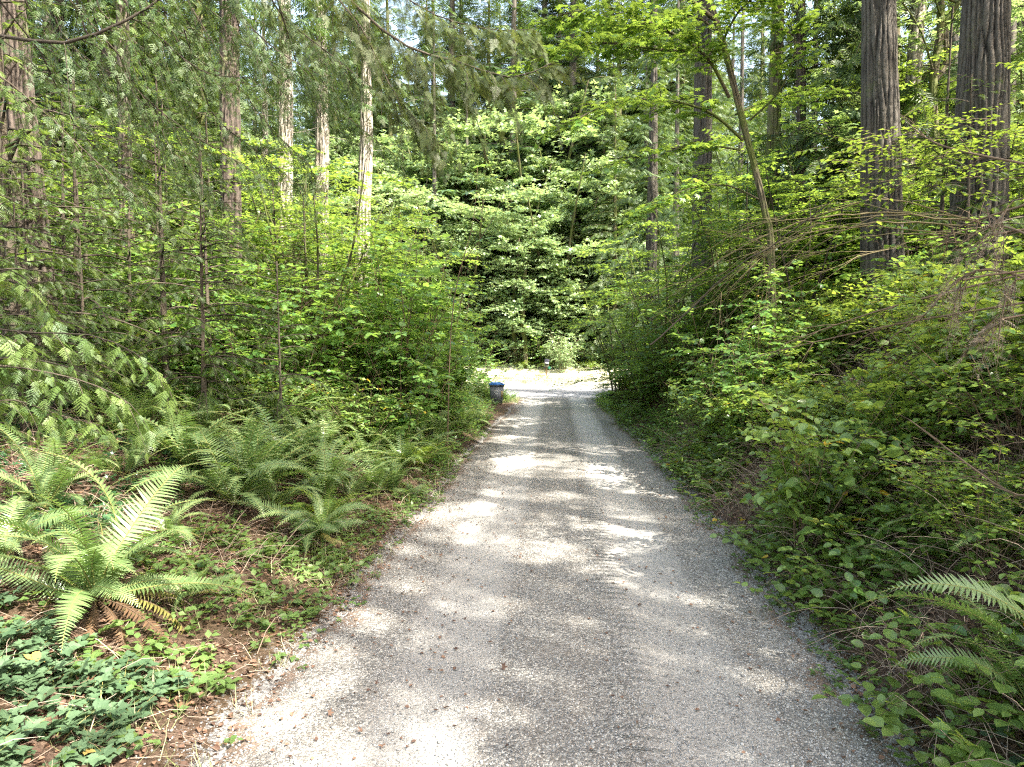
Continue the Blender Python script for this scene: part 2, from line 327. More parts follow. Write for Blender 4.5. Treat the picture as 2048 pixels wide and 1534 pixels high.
# ------------------------------------------------------------------ leaf templates (axis +Y, normal +Z)
def T(V, Fc): return (np.array(V, np.float32), np.array(Fc, np.int32))
def fan(outline, c):
    n = len(outline); V = [c] + list(outline); return T(V, [(0, 1 + i, 1 + (i + 1) % n) for i in range(n)])
OV8 = fan([(0, 0, 0), (.26, .16, .06), (.37, .42, .09), (.25, .76, .05), (0, 1, -.08), (-.25, .76, .05), (-.37, .42, .09), (-.26, .16, .06)], (0, .5, 0))
OV4 = T([(0, 0, 0), (.33, .42, .07), (0, 1, -.06), (-.33, .42, .07), (0, .45, -.01)], [(0, 1, 4), (1, 2, 4), (2, 3, 4), (3, 0, 4)])
NAR = T([(0, 0, 0), (.2, .4, .04), (0, 1, -.1), (-.2, .4, .04)], [(0, 1, 2), (0, 2, 3)])
def palm(nl, deep, spread=250, lens=None):
    o = []; a0 = -spread / 2
    for k in range(nl):
        a = R(a0 + spread * k / (nl - 1)); L = (lens[k] if lens else 1) * .62
        hw = R(spread / (nl - 1) / 2)
        if k: o.append((math.sin(a - hw) * .62 * deep, .38 + math.cos(a - hw) * .62 * deep, .03))
        o.append((math.sin(a - hw * .38) * L * .72, .38 + math.cos(a - hw * .38) * L * .72, .0)); o.append((math.sin(a) * L, .38 + math.cos(a) * L, -.06)); o.append((math.sin(a + hw * .38) * L * .72, .38 + math.cos(a + hw * .38) * L * .72, .0))
    o.append((0, .30, 0)); o.reverse(); return fan(o, (0, .42, .02))
PALM7 = palm(7, .50, 260, [.6, .8, .95, 1, .95, .8, .6]); PALM5 = palm(5, .42, 220, [.65, .95, 1.05, .95, .65])
_s = T([(0, 0, 0), (.30, .2, 0), (.42, .62, 0), (.12, .5, 0), (0, 1, -.05), (-.12, .5, 0), (-.42, .62, 0), (-.30, .2, 0)], [(0, 1, 3), (1, 2, 3), (0, 3, 4), (0, 4, 5), (0, 5, 7), (5, 6, 7)])
PALMF = _s
def merge(Ts):
    V = []; Fc = []; n = 0
    for v, f in Ts: V.append(v); Fc.append(f + n); n += len(v)
    return (np.concatenate(V), np.concatenate(Fc))
def xf(Tm, ang, sc, off, roll=0.0):
    v, f = Tm; v = v * np.array(sc); cr, sr = math.cos(roll), math.sin(roll); v = np.stack([v[:, 0] * cr + v[:, 2] * sr, v[:, 1], -v[:, 0] * sr + v[:, 2] * cr], -1)
    c, s_ = math.cos(ang), math.sin(ang); v = np.stack([v[:, 0] * c + v[:, 1] * s_, -v[:, 0] * s_ + v[:, 1] * c, v[:, 2]], -1); return ((v + np.array(off)).astype(np.float32), f)
OVS = fan([(0, 0, 0), (.16, .06, .03), (.24, .20, .05), (.36, .24, .06), (.33, .40, .06), (.38, .50, .06), (.27, .60, .05), (.26, .74, .04), (.13, .82, .0), (0, 1.05, -.08), (-.13, .82, .0), (-.26, .74, .04), (-.27, .60, .05), (-.38, .50, .06), (-.33, .40, .06), (-.36, .24, .06), (-.24, .20, .05), (-.16, .06, .03)], (0, .45, -.02))
TRI3 = merge([xf(OVS, 0, (1, 1, 1), (0, .25, 0), .15), xf(OVS, R(78), (.85, .85, .8), (0.02, .24, 0), -.2), xf(OVS, R(-74), (.85, .85, .8), (-.02, .24, 0), .2)])   # bramble trifoliate
def pinnate(n, lw): return merge([xf(OV4, 0, (.8 * lw, .3, .3), (0, .75, 0))] + [xf(OV4, R(62 * s_), (.8 * lw, .3, .3), (0, .12 + .62 * k / n, 0)) for k in range(n) for s_ in (1, -1)])
PINN = pinnate(4, .35)
_nd = T([(-.012, 0, 0), (.012, 0, 0), (0, 1, 0)], [(0, 1, 2)])
def needles(n, ln, wd, ang=62):
    r = rng(5); o = [T([(-.006, 0, 0), (.006, 0, 0), (0, 1, 0)], [(0, 1, 2)])]
    for k in range(n):
        for s_ in (1, -1):
            t = (k + .5 * (s_ > 0)) / n; o.append(xf(_nd, R(s_ * (ang + r.uniform(-14, 14))), (wd, ln * (1 - .35 * t), 1), (0, t, 0.02 * r.uniform(-1, 1))))
    return merge(o)
TW = needles(9, .20, 3.0)
def spray_near(n=8):
    o = [xf(TW, 0, (.9, .38, .6), (0, .62, -.02)), T([(-.007, 0, 0), (.007, 0, 0), (0, .9, 0)], [(0, 1, 2)])]; r = rng(8)
    for k in range(n):
        for s_ in (1, -1):
            t = (k + .5 * (s_ > 0) + .3) / (n + .5); L = .42 * (1 - t * .75) * r.uniform(.8, 1.1); o.append(xf(TW, R(s_ * r.uniform(48, 62)), (L * 1.6, L, .5), (0, t * .9, -.03 * t), 0))
    return merge(o)
SPR_N = spray_near()
def spray_far(n, w_, L0, seed=3, droop=.06, base=.62):
    r = rng(seed); o = []
    for k in range(n):
        for s_ in (1, -1):
            t = (k + .5 * (s_ > 0) + .4) / (n + .5); L = L0 * (1 - t * .72) * r.uniform(.75, 1.15)
            o.append(xf(T([(-.5, 0, 0), (.5, .25, 0), (0, 1, -.1), (-.5, .5, 0)], [(0, 1, 2), (0, 2, 3)]), R(s_ * r.uniform(44, 62)), (w_ * r.uniform(.8, 1.2), L, 1.6 * droop / .1), (0, t * .93, -droop * t)))
    o.append(T([(-.012, 0, 0), (.012, 0, 0), (0, 1.05, -droop)], [(0, 1, 2)])); return merge(o)
SPR_F = spray_far(6, .055, .40); SPR_M = spray_far(11, .026, .36, 4)
def lobed(n, ln, wd):
    o = [T([(-.035, 0, 0), (.035, 0, 0), (0, 1, 0)], [(0, 1, 2)])]
    for k in range(n):
        for s_ in (1, -1):
            t = (k + .5 * (s_ > 0) + .2) / n; o.append(xf(T([(-.5, 0, 0), (.5, 0, 0), (.15, 1, -.05), (-.3, .6, 0)], [(0, 1, 2), (0, 2, 3)]), R(s_ * 38), (wd, ln * (1 - .5 * t), 1), (0, t * .92, 0)))
    return merge(o)
LB = lobed(6, .26, .085)
def cedar_spray(n=8):
    r = rng(12); o = [xf(LB, 0, (.38, .36, .5), (0, .66, -.10))]
    for k in range(n):
        for s_ in (1, -1):
            t = (k + .5 * (s_ > 0) + .3) / (n + .5); L = .46 * (1 - t * .62) * r.uniform(.85, 1.1); o.append(xf(LB, R(s_ * r.uniform(40, 52)), (L, L, .5), (0, t * .9, -.12 * t * t), 0))
    o.append(T([(-.01, 0, 0), (.01, 0, 0), (0, .9, -.1)], [(0, 1, 2)])); return merge(o)
CED_N = cedar_spray(); LB2 = lobed(4, .28, .11)
def cedar2(n, lb):
    r = rng(13); o = [xf(lb, 0, (.42, .36, .5), (0, .66, -.10))]
    for k in range(n):
        for s_ in (1, -1):
            t = (k + .5 * (s_ > 0) + .3) / (n + .5); L = .5 * (1 - t * .62) * r.uniform(.85, 1.1); o.append(xf(lb, R(s_ * r.uniform(38, 50)), (L * 1.1, L, .5), (0, t * .9, -.12 * t * t), 0))
    return merge(o)
CED_N2 = cedar2(6, LB2); CED_M2 = cedar2(4, lobed(3, .3, .14)); CED_M = spray_far(8, .085, .44, 6, .10)

# ------------------------------------------------------------------ growth functions
def sprigs(g, base, d, L, nl, tmpl, size, rg, bend=.3, wood=0, leaf=1, rad=.0025, npt=4, ang=58, flat=.35, t0=.15, tint=None, taper=.25, stemtint=None, up=(0, 0, 1)):
    base = np.asarray(base, float); k = len(base); d = nrm(np.asarray(d, float)); L = np.broadcast_to(L, (k,)).astype(float)
    if k == 0: return
    bd = np.broadcast_to(bend, (k,))
    side = nrm(np.cross(d, np.array([0, 0, 1.]) + 1e-3)); cv = rg.uniform(-.18, .18, (k, 1))
    def pt(t): return base[:, None] + L[:, None, None] * (d[:, None] * t[None, :, None] + side[:, None] * (cv[:, None] * (t ** 2)[None, :, None]) - np.array([0, 0, 1.]) * (bd[:, None, None] * (t ** 2)[None, :, None]))
    if rad > 0:
        t = np.linspace(0, 1, npt); g.tubes(pt(t), (np.linspace(1, taper, npt))[None] * rad * (.6 + .8 * L[:, None] / L.mean()), 3, wood, rg.random(k) if stemtint is None else stemtint)
    if nl <= 0: return
    t = np.linspace(t0, 1, nl); Pp = pt(t); Tg = nrm(d[:, None] - np.array([0, 0, 1.]) * (2 * bd[:, None, None] * t[None, :, None]))
    sgn = np.where(np.arange(nl) % 2 == 0, 1., -1.)[None, :, None]; sgn = np.broadcast_to(sgn, (k, nl, 1)).copy(); sgn[:, -1] *= .15
    a = R(ang); sd_ = np.broadcast_to(side[:, None], Tg.shape)
    ld = nrm(Tg * math.cos(a) + sd_ * sgn * math.sin(a) + rg.normal(0, .16, Tg.shape) - np.array([0, 0, .12]))
    nu = nrm(np.array(up, float) + rg.normal(0, flat, Tg.shape))
    Mx = frames(ld.reshape(-1, 3), nu.reshape(-1, 3)) * (size * rg.uniform(.65, 1.2, k * nl) * np.broadcast_to((.75 + .5 * np.sin(t * 2.6))[None], (k, nl)).ravel())[:, None, None]
    g.inst(tmpl, Pp.reshape(-1, 3), Mx, leaf, rg.random(k * nl) if tint is None else np.clip(np.repeat(tint, nl) + rg.normal(0, .15, k * nl), 0, 1))

def resample(pts, n):
    pts = np.asarray(pts, float); m = len(pts); t = np.linspace(0, m - 1, n); o = np.zeros((n, 3))
    i = np.clip(np.floor(t).astype(int), 0, m - 2); f = (t - i)[:, None]
    p0, p1, p2, p3 = pts[np.maximum(i - 1, 0)], pts[i], pts[i + 1], pts[np.minimum(i + 2, m - 1)]
    return .5 * (2 * p1 + (p2 - p0) * f + (2 * p0 - 5 * p1 + 4 * p2 - p3) * f ** 2 + (3 * p1 - p0 - 3 * p2 + p3) * f ** 3)

def bough(gw, gl, pts, r0, l2, spacing, tmpl, rg, droop=.25, beta=58, wood=0, leaf=0, hang=.15, jit=.12, t0=.12, wscale=1.0, wire=True, sides=4, keep=1.0):
    """a conifer limb: a curved stick with flat sprays down both sides"""
    pts = resample(pts, 9); seg = np.linalg.norm(np.diff(pts, axis=0), axis=1); Lt = seg.sum()
    gw.tubes(pts[None], (np.linspace(1, .22, 9) * r0)[None], sides, wood, rg.random())
    n = max(4, int(Lt * (1 - t0) / spacing)); t = t0 + (1 - t0) * (np.arange(n) + rg.uniform(0, .6, n)) / n; t = t[t < 1]; t = np.append(t, .99)
    t = t[rg.random(len(t)) < keep]; n = len(t)
    if n < 2: return
    idx = t * 8; i = np.clip(idx.astype(int), 0, 7); f = (idx - i)[:, None]; Pp = pts[i] * (1 - f) + pts[i + 1] * f; Tg = nrm(pts[i + 1] - pts[i])
    side = nrm(np.cross(Tg, np.array([0, 0, 1.]))); sg = np.where(np.arange(n) % 2 == 0, 1., -1.)[:, None]; sg[-1] = .1
    b_ = R(beta) * (1 - .25 * t)[:, None]
    d = nrm(Tg * np.cos(b_) + side * sg * np.sin(b_) - np.array([0, 0, 1.]) * (droop + rg.uniform(-.1, .25, (n, 1))) + rg.normal(0, jit, (n, 3)))
    L = l2 * np.clip(1.15 - .75 * t, .3, 1) * np.clip(.45 + t * 2.2, 0, 1) * rg.uniform(.7, 1.2, n)
    nu = nrm(np.array([0, 0, 1.]) + rg.normal(0, .25, (n, 3)) + side * sg * hang)
    Mx = frames(d, nu) * L[:, None, None]; Mx[:, :, 0] *= wscale
    gl.inst(tmpl, Pp, Mx, leaf, rg.random(n))
    return Lt

def bough2(gw, gl, pts, r0, l2, spacing, l3, sp3, tmpl, rg, droop=.4, beta=55, t0=.2, droop3=.5, hang=.3, sides=6, jit=.15):
    pp = resample(pts, 13); gw.tubes(pp[None], (np.linspace(1, .22, 13) * r0)[None], sides, 0, rg.random())
    Lt = np.linalg.norm(np.diff(pp, axis=0), axis=1).sum(); n = max(3, int(Lt * (1 - t0) / spacing))
    for k in range(n):
        t = min(.985, t0 + (1 - t0) * (k + rg.random() * .6) / n); i = min(11, int(t * 12)); f = t * 12 - i; p0 = pp[i] * (1 - f) + pp[i + 1] * f; tg = nrm(pp[i + 1] - pp[i]); sd_ = nrm(np.cross(tg, [0, 0, 1.])) * (1 if k % 2 else -1)
        b_ = R(beta) * (1 - .3 * t); d = nrm(tg * math.cos(b_) + sd_ * math.sin(b_) + rg.normal(0, jit, 3)); L = l2 * rg.uniform(.5, 1.2) * (1.1 - .6 * t); tt = np.linspace(0, 1, 5)[:, None]
        bough(gw, gl, p0 + d * L * tt - np.array([0, 0, 1.]) * L * (droop * .35 * tt + droop * rg.uniform(.6, 1.4) * tt ** 2), r0 * .22 + .0012, l3, sp3, tmpl, rg, droop=droop3, beta=48, hang=hang, jit=.24, t0=.08, sides=3, keep=.9)
    bough(gw, gl, pp[-4:], r0 * .25, l3, sp3, tmpl, rg, droop=droop3, beta=48, hang=hang, sides=3)

def trunk(g, pts, rad, sides=20, rings=60, amp=.0, seed=0, nu=12, vs=1.4, flare=0.0, mat=0):
    pts = np.asarray(pts, float); Pp = resample(pts, rings); r = np.interp(np.linspace(0, 1, rings), np.linspace(0, 1, len(rad)), rad)
    if flare: r = r * (1 + flare * np.exp(-np.linspace(0, 1, rings) * np.linalg.norm(pts[-1] - pts[0]) / .55))
    Tg = nrm(np.gradient(Pp, axis=0)); X = nrm(np.cross(np.tile([0, 1., 0], (rings, 1)), Tg)); Y = np.cross(Tg, X)
    s = np.arange(sides) / sides; zz = np.r_[0, np.cumsum(np.linalg.norm(np.diff(Pp, axis=0), axis=1))]
    U, Vv = np.meshgrid(s, zz); nz = VN(seed + 100, 64); nu = nu
    tb = rng(seed + 7).random((nu, 512)); tb2 = rng(seed + 8).random((nu * 3, 1024))
    def look(t_, u, v):
        n, m = t_.shape; ui = np.floor(u).astype(int); vi = np.floor(v).astype(int); fu = u - ui; fv = v - vi; fu = fu * fu * (3 - 2 * fu); fv = fv * fv * (3 - 2 * fv)
        return (t_[ui % n, vi % m] * (1 - fu) + t_[(ui + 1) % n, vi % m] * fu) * (1 - fv) + (t_[ui % n, (vi + 1) % m] * (1 - fu) + t_[(ui + 1) % n, (vi + 1) % m] * fu) * fv
    wv = .5 * np.sin(Vv * 2.1 + seed) / nu + .3 * look(tb, U * nu, Vv * .9) / nu
    tri = lambda q: np.abs(q - np.floor(q) - .5) * 2
    na, nb_ = look(tb, U * nu, Vv * vs * .75), look(tb, U * nu + .5, Vv * vs * .75 + 91); rough = look(tb2, U * nu * 3, Vv * vs * 5)
    f1, f2 = tri(U * nu + 1.35 * na), tri(U * nu - 1.3 * nb_ + .37); cr = tri(Vv * 3.1 * vs + 3 * na + np.floor(U * nu) * .37)
    h = np.clip(np.minimum(f1, f2 * 1.2) * 2.3, 0, 1) ** .8 * (.72 + .28 * np.clip(cr * 4, 0, 1)) * (.8 + .2 * rough)
    low = .06 * np.sin(U * 6.283 * 2 + Vv * .3 + seed) + .05 * np.sin(U * 6.283 * 3 + seed * 2) * np.exp(-Vv)
    rr = r[:, None] * (1 + low) + amp * (h - .7)
    V = Pp[:, None] + rr[..., None] * (X[:, None] * np.cos(U * 6.2832)[..., None] + Y[:, None] * np.sin(U * 6.2832)[..., None])
    i = np.arange(rings - 1)[:, None] * sides; j = np.arange(sides)[None]; j2 = (j + 1) % sides
    g.add(V, np.stack([i + j, i + j2, i + sides + j2, i + sides + j], -1).reshape(-1, 4), mat, h.ravel())

def conifer(seed, Ht, r0, cb, Lm, nb, tmpl, l2, spacing, leafm, barkm, droop=.3, lift=.15, dead=10, sides=14, top=True, bark_amp=.012, wscale=1.0, keep=1.0):
    rg = rng(seed); gt, gl = Geo(), Geo()
    lean = rg.normal(0, .012 * Ht, 2)
    ax = lambda z: np.stack([lean[0] * (z / Ht) ** 1.5, lean[1] * (z / Ht) ** 1.5, z], -1)
    zz = np.linspace(-.4, Ht, 7); trunk(gt, ax(np.maximum(zz, 0)) * [1, 1, 0] + np.outer(zz, [0, 0, 1]), [r0, r0 * .9, r0 * .8, r0 * .66, r0 * .5, r0 * .3, .02], sides, max(24, int(Ht * 3)), bark_amp, seed, 9, 1.3, .35)
    u = (np.arange(nb) + rg.random(nb)) / nb
    for k in range(nb):
        z = cb + (Ht - cb) * u[k] ** 1.05; rel = (z - cb) / (Ht - cb)
        L = (Lm * (1 - rel) ** .75 * rg.uniform(.6, 1.08) + .25) * (.55 + .45 * min(1, rel * 6 + .2)); a = rg.uniform(0, 6.283); o = np.array([math.cos(a), math.sin(a), 0]); s_ = np.array([-o[1], o[0], 0]) * rg.uniform(-.15, .15)
        up = lift + .35 * rel; t = np.linspace(0, 1, 5)[:, None]; dr = droop * (1 - .5 * rel) * rg.uniform(.7, 1.3)
        pts = ax(np.array([z]))[0] + o * L * t + s_ * L * t ** 2 + np.array([0, 0, 1.]) * L * (up * t - dr * t ** 2)
        bough(gt, gl, pts, .012 * L + .004, l2 * (.5 + .5 * (1 - rel)), spacing, tmpl, rg, droop=droop * .8, wood=0, sides=3, wscale=wscale, keep=keep)
    for k in range(dead):
        z = rg.uniform(.12 * Ht if cb > 4 else .4, cb if cb > 1 else Ht * .6); a = rg.uniform(0, 6.283); L = rg.uniform(.4, 1.6); o = np.array([math.cos(a), math.sin(a), 0]); t = np.linspace(0, 1, 5)[:, None]
        pd = ax(np.array([z]))[0] + o * L * t + np.array([0, 0, 1.]) * (-.3 * L * t ** 2); gt.tubes(pd[None], (np.linspace(.013, .003, 5) * min(1, Ht / 8))[None], 3, 0, .8); ii = rg.integers(1, 5, 7); sprigs(gt, pd[ii], o + rg.normal(0, .5, (7, 3)), L * .35, 0, OV4, .1, rg, .3, 0, 0, .002, npt=3, stemtint=.9)
    return gt.mesh("trunk", [barkm]), gl.mesh("crown", [leafm])

def leafy_tree(seed, stems, r0, ntw, tl, nl, tmpl, size, leafm, barkm, flat=.28, t_lo=.3, bend=.12, sub=5, sub_len=.9, elev=.25):
    """stems: list of polylines. Side branches, twigs with leaves on them."""
    rg = rng(seed); gw, gl = Geo(), Geo(); bases = []; dirs = []
    for s_ in stems:
        pp = resample(s_, 12); Ls = np.linalg.norm(np.diff(pp, axis=0), axis=1).sum(); trunk(gw, pp, [r0, r0 * .85, r0 * .6, r0 * .25], 8, 30, r0 * .12, seed, 5, 2.0)
        for k in range(sub):
            t = t_lo + (1 - t_lo) * (k + rg.random()) / sub; i = min(10, int(t * 11)); b0 = pp[i]; a = rg.uniform(0, 6.283)
            d = nrm(np.array([math.cos(a), math.sin(a), rg.uniform(.0, .7)])); L = sub_len * (.45 + .7 * math.sin(math.pi * min(1, .18 + t * .62))) * rg.uniform(.6, 1.3)
            tt = np.linspace(0, 1, 6)[:, None]; bp = b0 + d * L * tt - np.array([0, 0, .25]) * L * tt ** 2 + nrm(rg.normal(0, 1, 3)) * L * .08 * tt ** 2
            gw.tubes(bp[None], (np.linspace(.5, .12, 6) * r0 * (1.2 - t))[None], 4, 0, .5)
            q = rg.uniform(.2, 1, ntw); ii = np.clip((q * 5).astype(int), 0, 4); ff = (q * 5 - ii)[:, None]; bases.append(bp[ii] * (1 - ff) + bp[ii + 1] * ff)
            aa = rg.uniform(-1.5, 1.5, ntw); c_, s2 = np.cos(aa), np.sin(aa); dirs.append(np.stack([d[0] * c_ - d[1] * s2, d[0] * s2 + d[1] * c_, rg.uniform(-.1, elev * 2, ntw)], -1))
    if bases:
        B = np.concatenate(bases); D = np.concatenate(dirs); g2 = Geo(); cl = vn2(B[:, 0] * .9 + 5, B[:, 2] * 1.1 + B[:, 1]); 
        sprigs(gl, B, D, tl * rg.uniform(.5, 1.3, len(B)), nl, tmpl, size, rg, bend, wood=1, leaf=0, rad=max(.002, r0 * .05), flat=flat, tint=cl)
    return gw.mesh("trunk", [barkm]), gl.mesh("crown", [leafm, barkm])

def shrub(seed, Ht, spread, nst, ntw, tl, nl, tmpl, size, leafm, stemm, rad=.008, flat=.4, lo=.2, bare=0):
    rg = rng(seed); g = Geo(); a = rg.uniform(0, 6.283, nst); L = Ht * rg.uniform(.6, 1.05, nst); sp = spread * rg.uniform(.25, 1.0, nst)
    o = np.stack([np.cos(a), np.sin(a), 0 * a], -1); t = np.linspace(0, 1, 7); b0 = o * (rg.uniform(.02, .25, nst) * spread)[:, None] * .5
    St = b0[:, None] + o[:, None] * (sp[:, None] * t[None] ** 1.6)[..., None] + np.array([0, 0, 1.]) * (L[:, None] * (t * 1.12 - .12 * t ** 2)[None])[..., None] - np.array([0, 0, .1]) + rg.normal(0, .018 * Ht, (nst, 7, 3)) * t[None, :, None]
    g.tubes(St, np.linspace(1, .3, 7)[None] * rad, 4, 0, rg.random(nst))
    q = rg.uniform(lo, 1, (nst, ntw)); ii = np.clip((q * 6).astype(int), 0, 5); ff = (q * 6 - ii)[..., None]; r_ = np.arange(nst)[:, None]; B = (St[r_, ii] * (1 - ff) + St[r_, ii + 1] * ff).reshape(-1, 3)
    aa = rg.uniform(0, 6.283, len(B)); D = np.stack([np.cos(aa), np.sin(aa), rg.uniform(-.05, .8, len(B))], -1)
    sprigs(g, B, D, tl * rg.uniform(.5, 1.3, len(B)), nl, tmpl, size, rg, .2, 0, 1, rad * .3, flat=flat, tint=vn2(B[:, 0] * 2, B[:, 1] * 2 + B[:, 2]))
    return g.mesh("shrub", [stemm, leafm])

# ------------------------------------------------------------------ fern fronds
def pinna(n=4, sick=.25):
    V = []; Fc = []
    for k in range(n):
        t = k / n; wd = .5 * (1 - t ** 1.8) * (1.0 if k else 1.15); c = sick * t * t
        V += [(-wd * .17 + c * .3, t, -.10 * t * t), (wd * .17 + c * .3, t, -.10 * t * t)]
    V.append((sick * .3, 1, -.12)); V = np.array(V, np.float32)
    for k in range(n - 1): Fc += [(2 * k, 2 * k + 1, 2 * k + 3), (2 * k, 2 * k + 3, 2 * k + 2)]
    Fc.append((2 * n - 2, 2 * n - 1, 2 * n)); return (V, np.array(Fc, np.int32))
def frond_geo(g, L, a0, a1, np_, W, seed, leaf=1, wood=0, detail=4, org=(0, 0, 0), az=0.0, bare=.08, vee=.12, curl=0.0, sway=.22):
    rg = rng(seed); n = 24; s = np.linspace(0, 1, n); an = R(a0) + (R(a1) - R(a0)) * s ** 1.35; ds = L / (n - 1)
    sw = rg.uniform(-sway, sway); y = np.r_[0, np.cumsum(np.cos(an[:-1]))] * ds; z = np.r_[0, np.cumsum(np.sin(an[:-1]))] * ds; x = sw * L * s ** 2
    pts = np.stack([x, y, z], -1); Tg = nrm(np.gradient(pts, axis=0)); X = np.tile([1., 0, 0], (n, 1)) + 0; X = nrm(X - Tg * (X * Tg).sum(1, keepdims=True)); N = np.cross(X, Tg)
    ca, sa = math.cos(az), math.sin(az); Rz = np.array([[ca, -sa, 0], [sa, ca, 0], [0, 0, 1]])
    t = bare + (1 - bare) * np.arange(np_) / np_; t = np.repeat(t, 2) + np.tile([0, .4 / np_], np_); sg = np.tile([1., -1.], np_)
    t = np.minimum(t, .995); pw = W * np.clip(np.minimum(1, .45 + 2.6 * (t - bare)) * (1 - np.clip((t - .45) / .55, 0, 1) ** 1.7), .03, 1) * rg.uniform(.9, 1.08, len(t))
    ix = t * (n - 1); i = np.clip(ix.astype(int), 0, n - 2); f = (ix - i)[:, None]; Pp = pts[i] * (1 - f) + pts[i + 1] * f; tg = Tg[i]; xx = X[i]; nn = N[i]
    d = nrm(xx * sg[:, None] + tg * (.22 + .5 * t[:, None] ** 2) + nn * (vee + rg.normal(0, .05, (len(t), 1))) + rg.normal(0, .03, (len(t), 3)))
    nu = nrm(nn + tg * .25 + rg.normal(0, .10, (len(t), 3)) + xx * sg[:, None] * curl)
    Mx = frames(d, nu) * pw[:, None, None]; gap = L * (1 - bare) / np_; Mx[:, :, 0] = nrm(Mx[:, :, 0]) * (gap * 4.6)[..., None] if np.ndim(gap) else nrm(Mx[:, :, 0]) * gap * 4.6 * np.clip(pw / W + .25, .3, 1)[:, None]
    Tm = pinna(detail); g.inst(Tm, (Pp @ Rz.T) + org, np.einsum('ij,kjl->kil', Rz, Mx), leaf, np.clip(rg.uniform(.2, .8) + rg.normal(0, .12, len(t)), 0, 1))
    g.tubes((pts @ Rz.T + org)[None], (np.linspace(.0045, .001, n) * max(.6, L))[None], 4, wood, .5)

# ------------------------------------------------------------------ tree kinds (meshes shared by the copies)
firA = conifer(11, 27, .30, 9.5, 3.9, 66, SPR_F, .95, .17, M['fir'], M['barkfir'], droop=.38, dead=14, keep=.85)
firB = conifer(12, 24, .24, 7.5, 3.4, 62, SPR_F, .85, .16, M['fir'], M['barkfir'], droop=.42, dead=18, keep=.85)
hemA = conifer(13, 19, .17, 1.6, 3.3, 120, SPR_F, .85, .15, M['fir'], M['barkmoss'], droop=.62, lift=.12, dead=4, sides=8)
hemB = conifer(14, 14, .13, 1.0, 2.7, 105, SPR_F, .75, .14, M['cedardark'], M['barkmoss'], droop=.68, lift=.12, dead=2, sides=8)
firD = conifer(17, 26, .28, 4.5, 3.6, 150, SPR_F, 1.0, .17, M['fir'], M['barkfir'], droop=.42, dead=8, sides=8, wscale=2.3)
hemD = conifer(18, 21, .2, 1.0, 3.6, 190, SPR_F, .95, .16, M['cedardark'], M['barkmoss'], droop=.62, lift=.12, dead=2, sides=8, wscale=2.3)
hemE = conifer(19, 17, .16, .6, 3.2, 160, SPR_F, .9, .16, M['cedar'], M['barkmoss'], droop=.66, lift=.12, dead=2, sides=8, wscale=2.2)
hemS = conifer(15, 5.2, .05, .5, 1.5, 54, SPR_M, .34, .08, M['cedar'], M['barkthin'], droop=.45, lift=.2, dead=6, sides=6, keep=.95, wscale=1.3)
hemT = conifer(16, 3.8, .04, .4, 1.25, 46, SPR_M, .30, .07, M['cedardark'], M['barkthin'], droop=.5, lift=.15, dead=7, sides=6, keep=.95, wscale=1.3)
def mstems(seed, n, Ht, sp, x0=.3):
    r = rng(seed); o = []
    for k in range(n):
        a = 6.283 * (k + r.uniform(-.3, .3)) / n; h = Ht * r.uniform(.75, 1.05); d = np.array([math.cos(a), math.sin(a)]) * sp * r.uniform(.5, 1.1)
        o.append([(*(d * x0 * .1), -.3), (*(d * .25 + r.normal(0, .05, 2)), h * .3), (*(d * .6 + r.normal(0, .1, 2)), h * .65), (*d, h)])
    return o
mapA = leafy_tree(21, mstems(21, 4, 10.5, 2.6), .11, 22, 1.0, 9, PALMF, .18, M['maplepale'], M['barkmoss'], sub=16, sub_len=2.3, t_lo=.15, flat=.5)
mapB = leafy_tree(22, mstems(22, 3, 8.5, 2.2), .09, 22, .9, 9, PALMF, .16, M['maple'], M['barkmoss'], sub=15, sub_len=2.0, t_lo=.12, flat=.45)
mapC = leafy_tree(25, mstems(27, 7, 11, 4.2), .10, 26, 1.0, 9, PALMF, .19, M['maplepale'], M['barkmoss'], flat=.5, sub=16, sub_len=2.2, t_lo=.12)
vinA = leafy_tree(23, mstems(23, 6, 5.2, 2.0), .035, 10, .7, 9, PALMF, .105, M['maple'], M['barkmoss'], sub=10, sub_len=1.4, t_lo=.25, flat=.2, elev=.1)
vinB = leafy_tree(24, mstems(24, 5, 3.8, 1.7), .028, 10, .6, 9, PALMF, .095, M['maple'], M['barkthin'], sub=10, sub_len=1.1, t_lo=.2, flat=.2, elev=.1)
shA = shrub(31, 2.3, 1.2, 11, 10, .48, 7, OV8, .105, M['hazel'], M['stem'])
shB = shrub(32, 1.5, .95, 16, 10, .36, 8, OV4, .07, M['salal'], M['stem'], rad=.006)
shC = shrub(33, 3.5, 1.1, 12, 14, .5, 7, OV8, .11, M['hazel'], M['stem'], rad=.009, lo=.15)
shD = shrub(34, 1.0, .8, 22, 9, .28, 8, OV4, .06, M['herb'], M['greenstem'], rad=.004)
shP = shrub(35, 1.7, 1.4, 26, 12, .5, 9, OV4, .08, M['maplepale'], M['stem'], rad=.007)

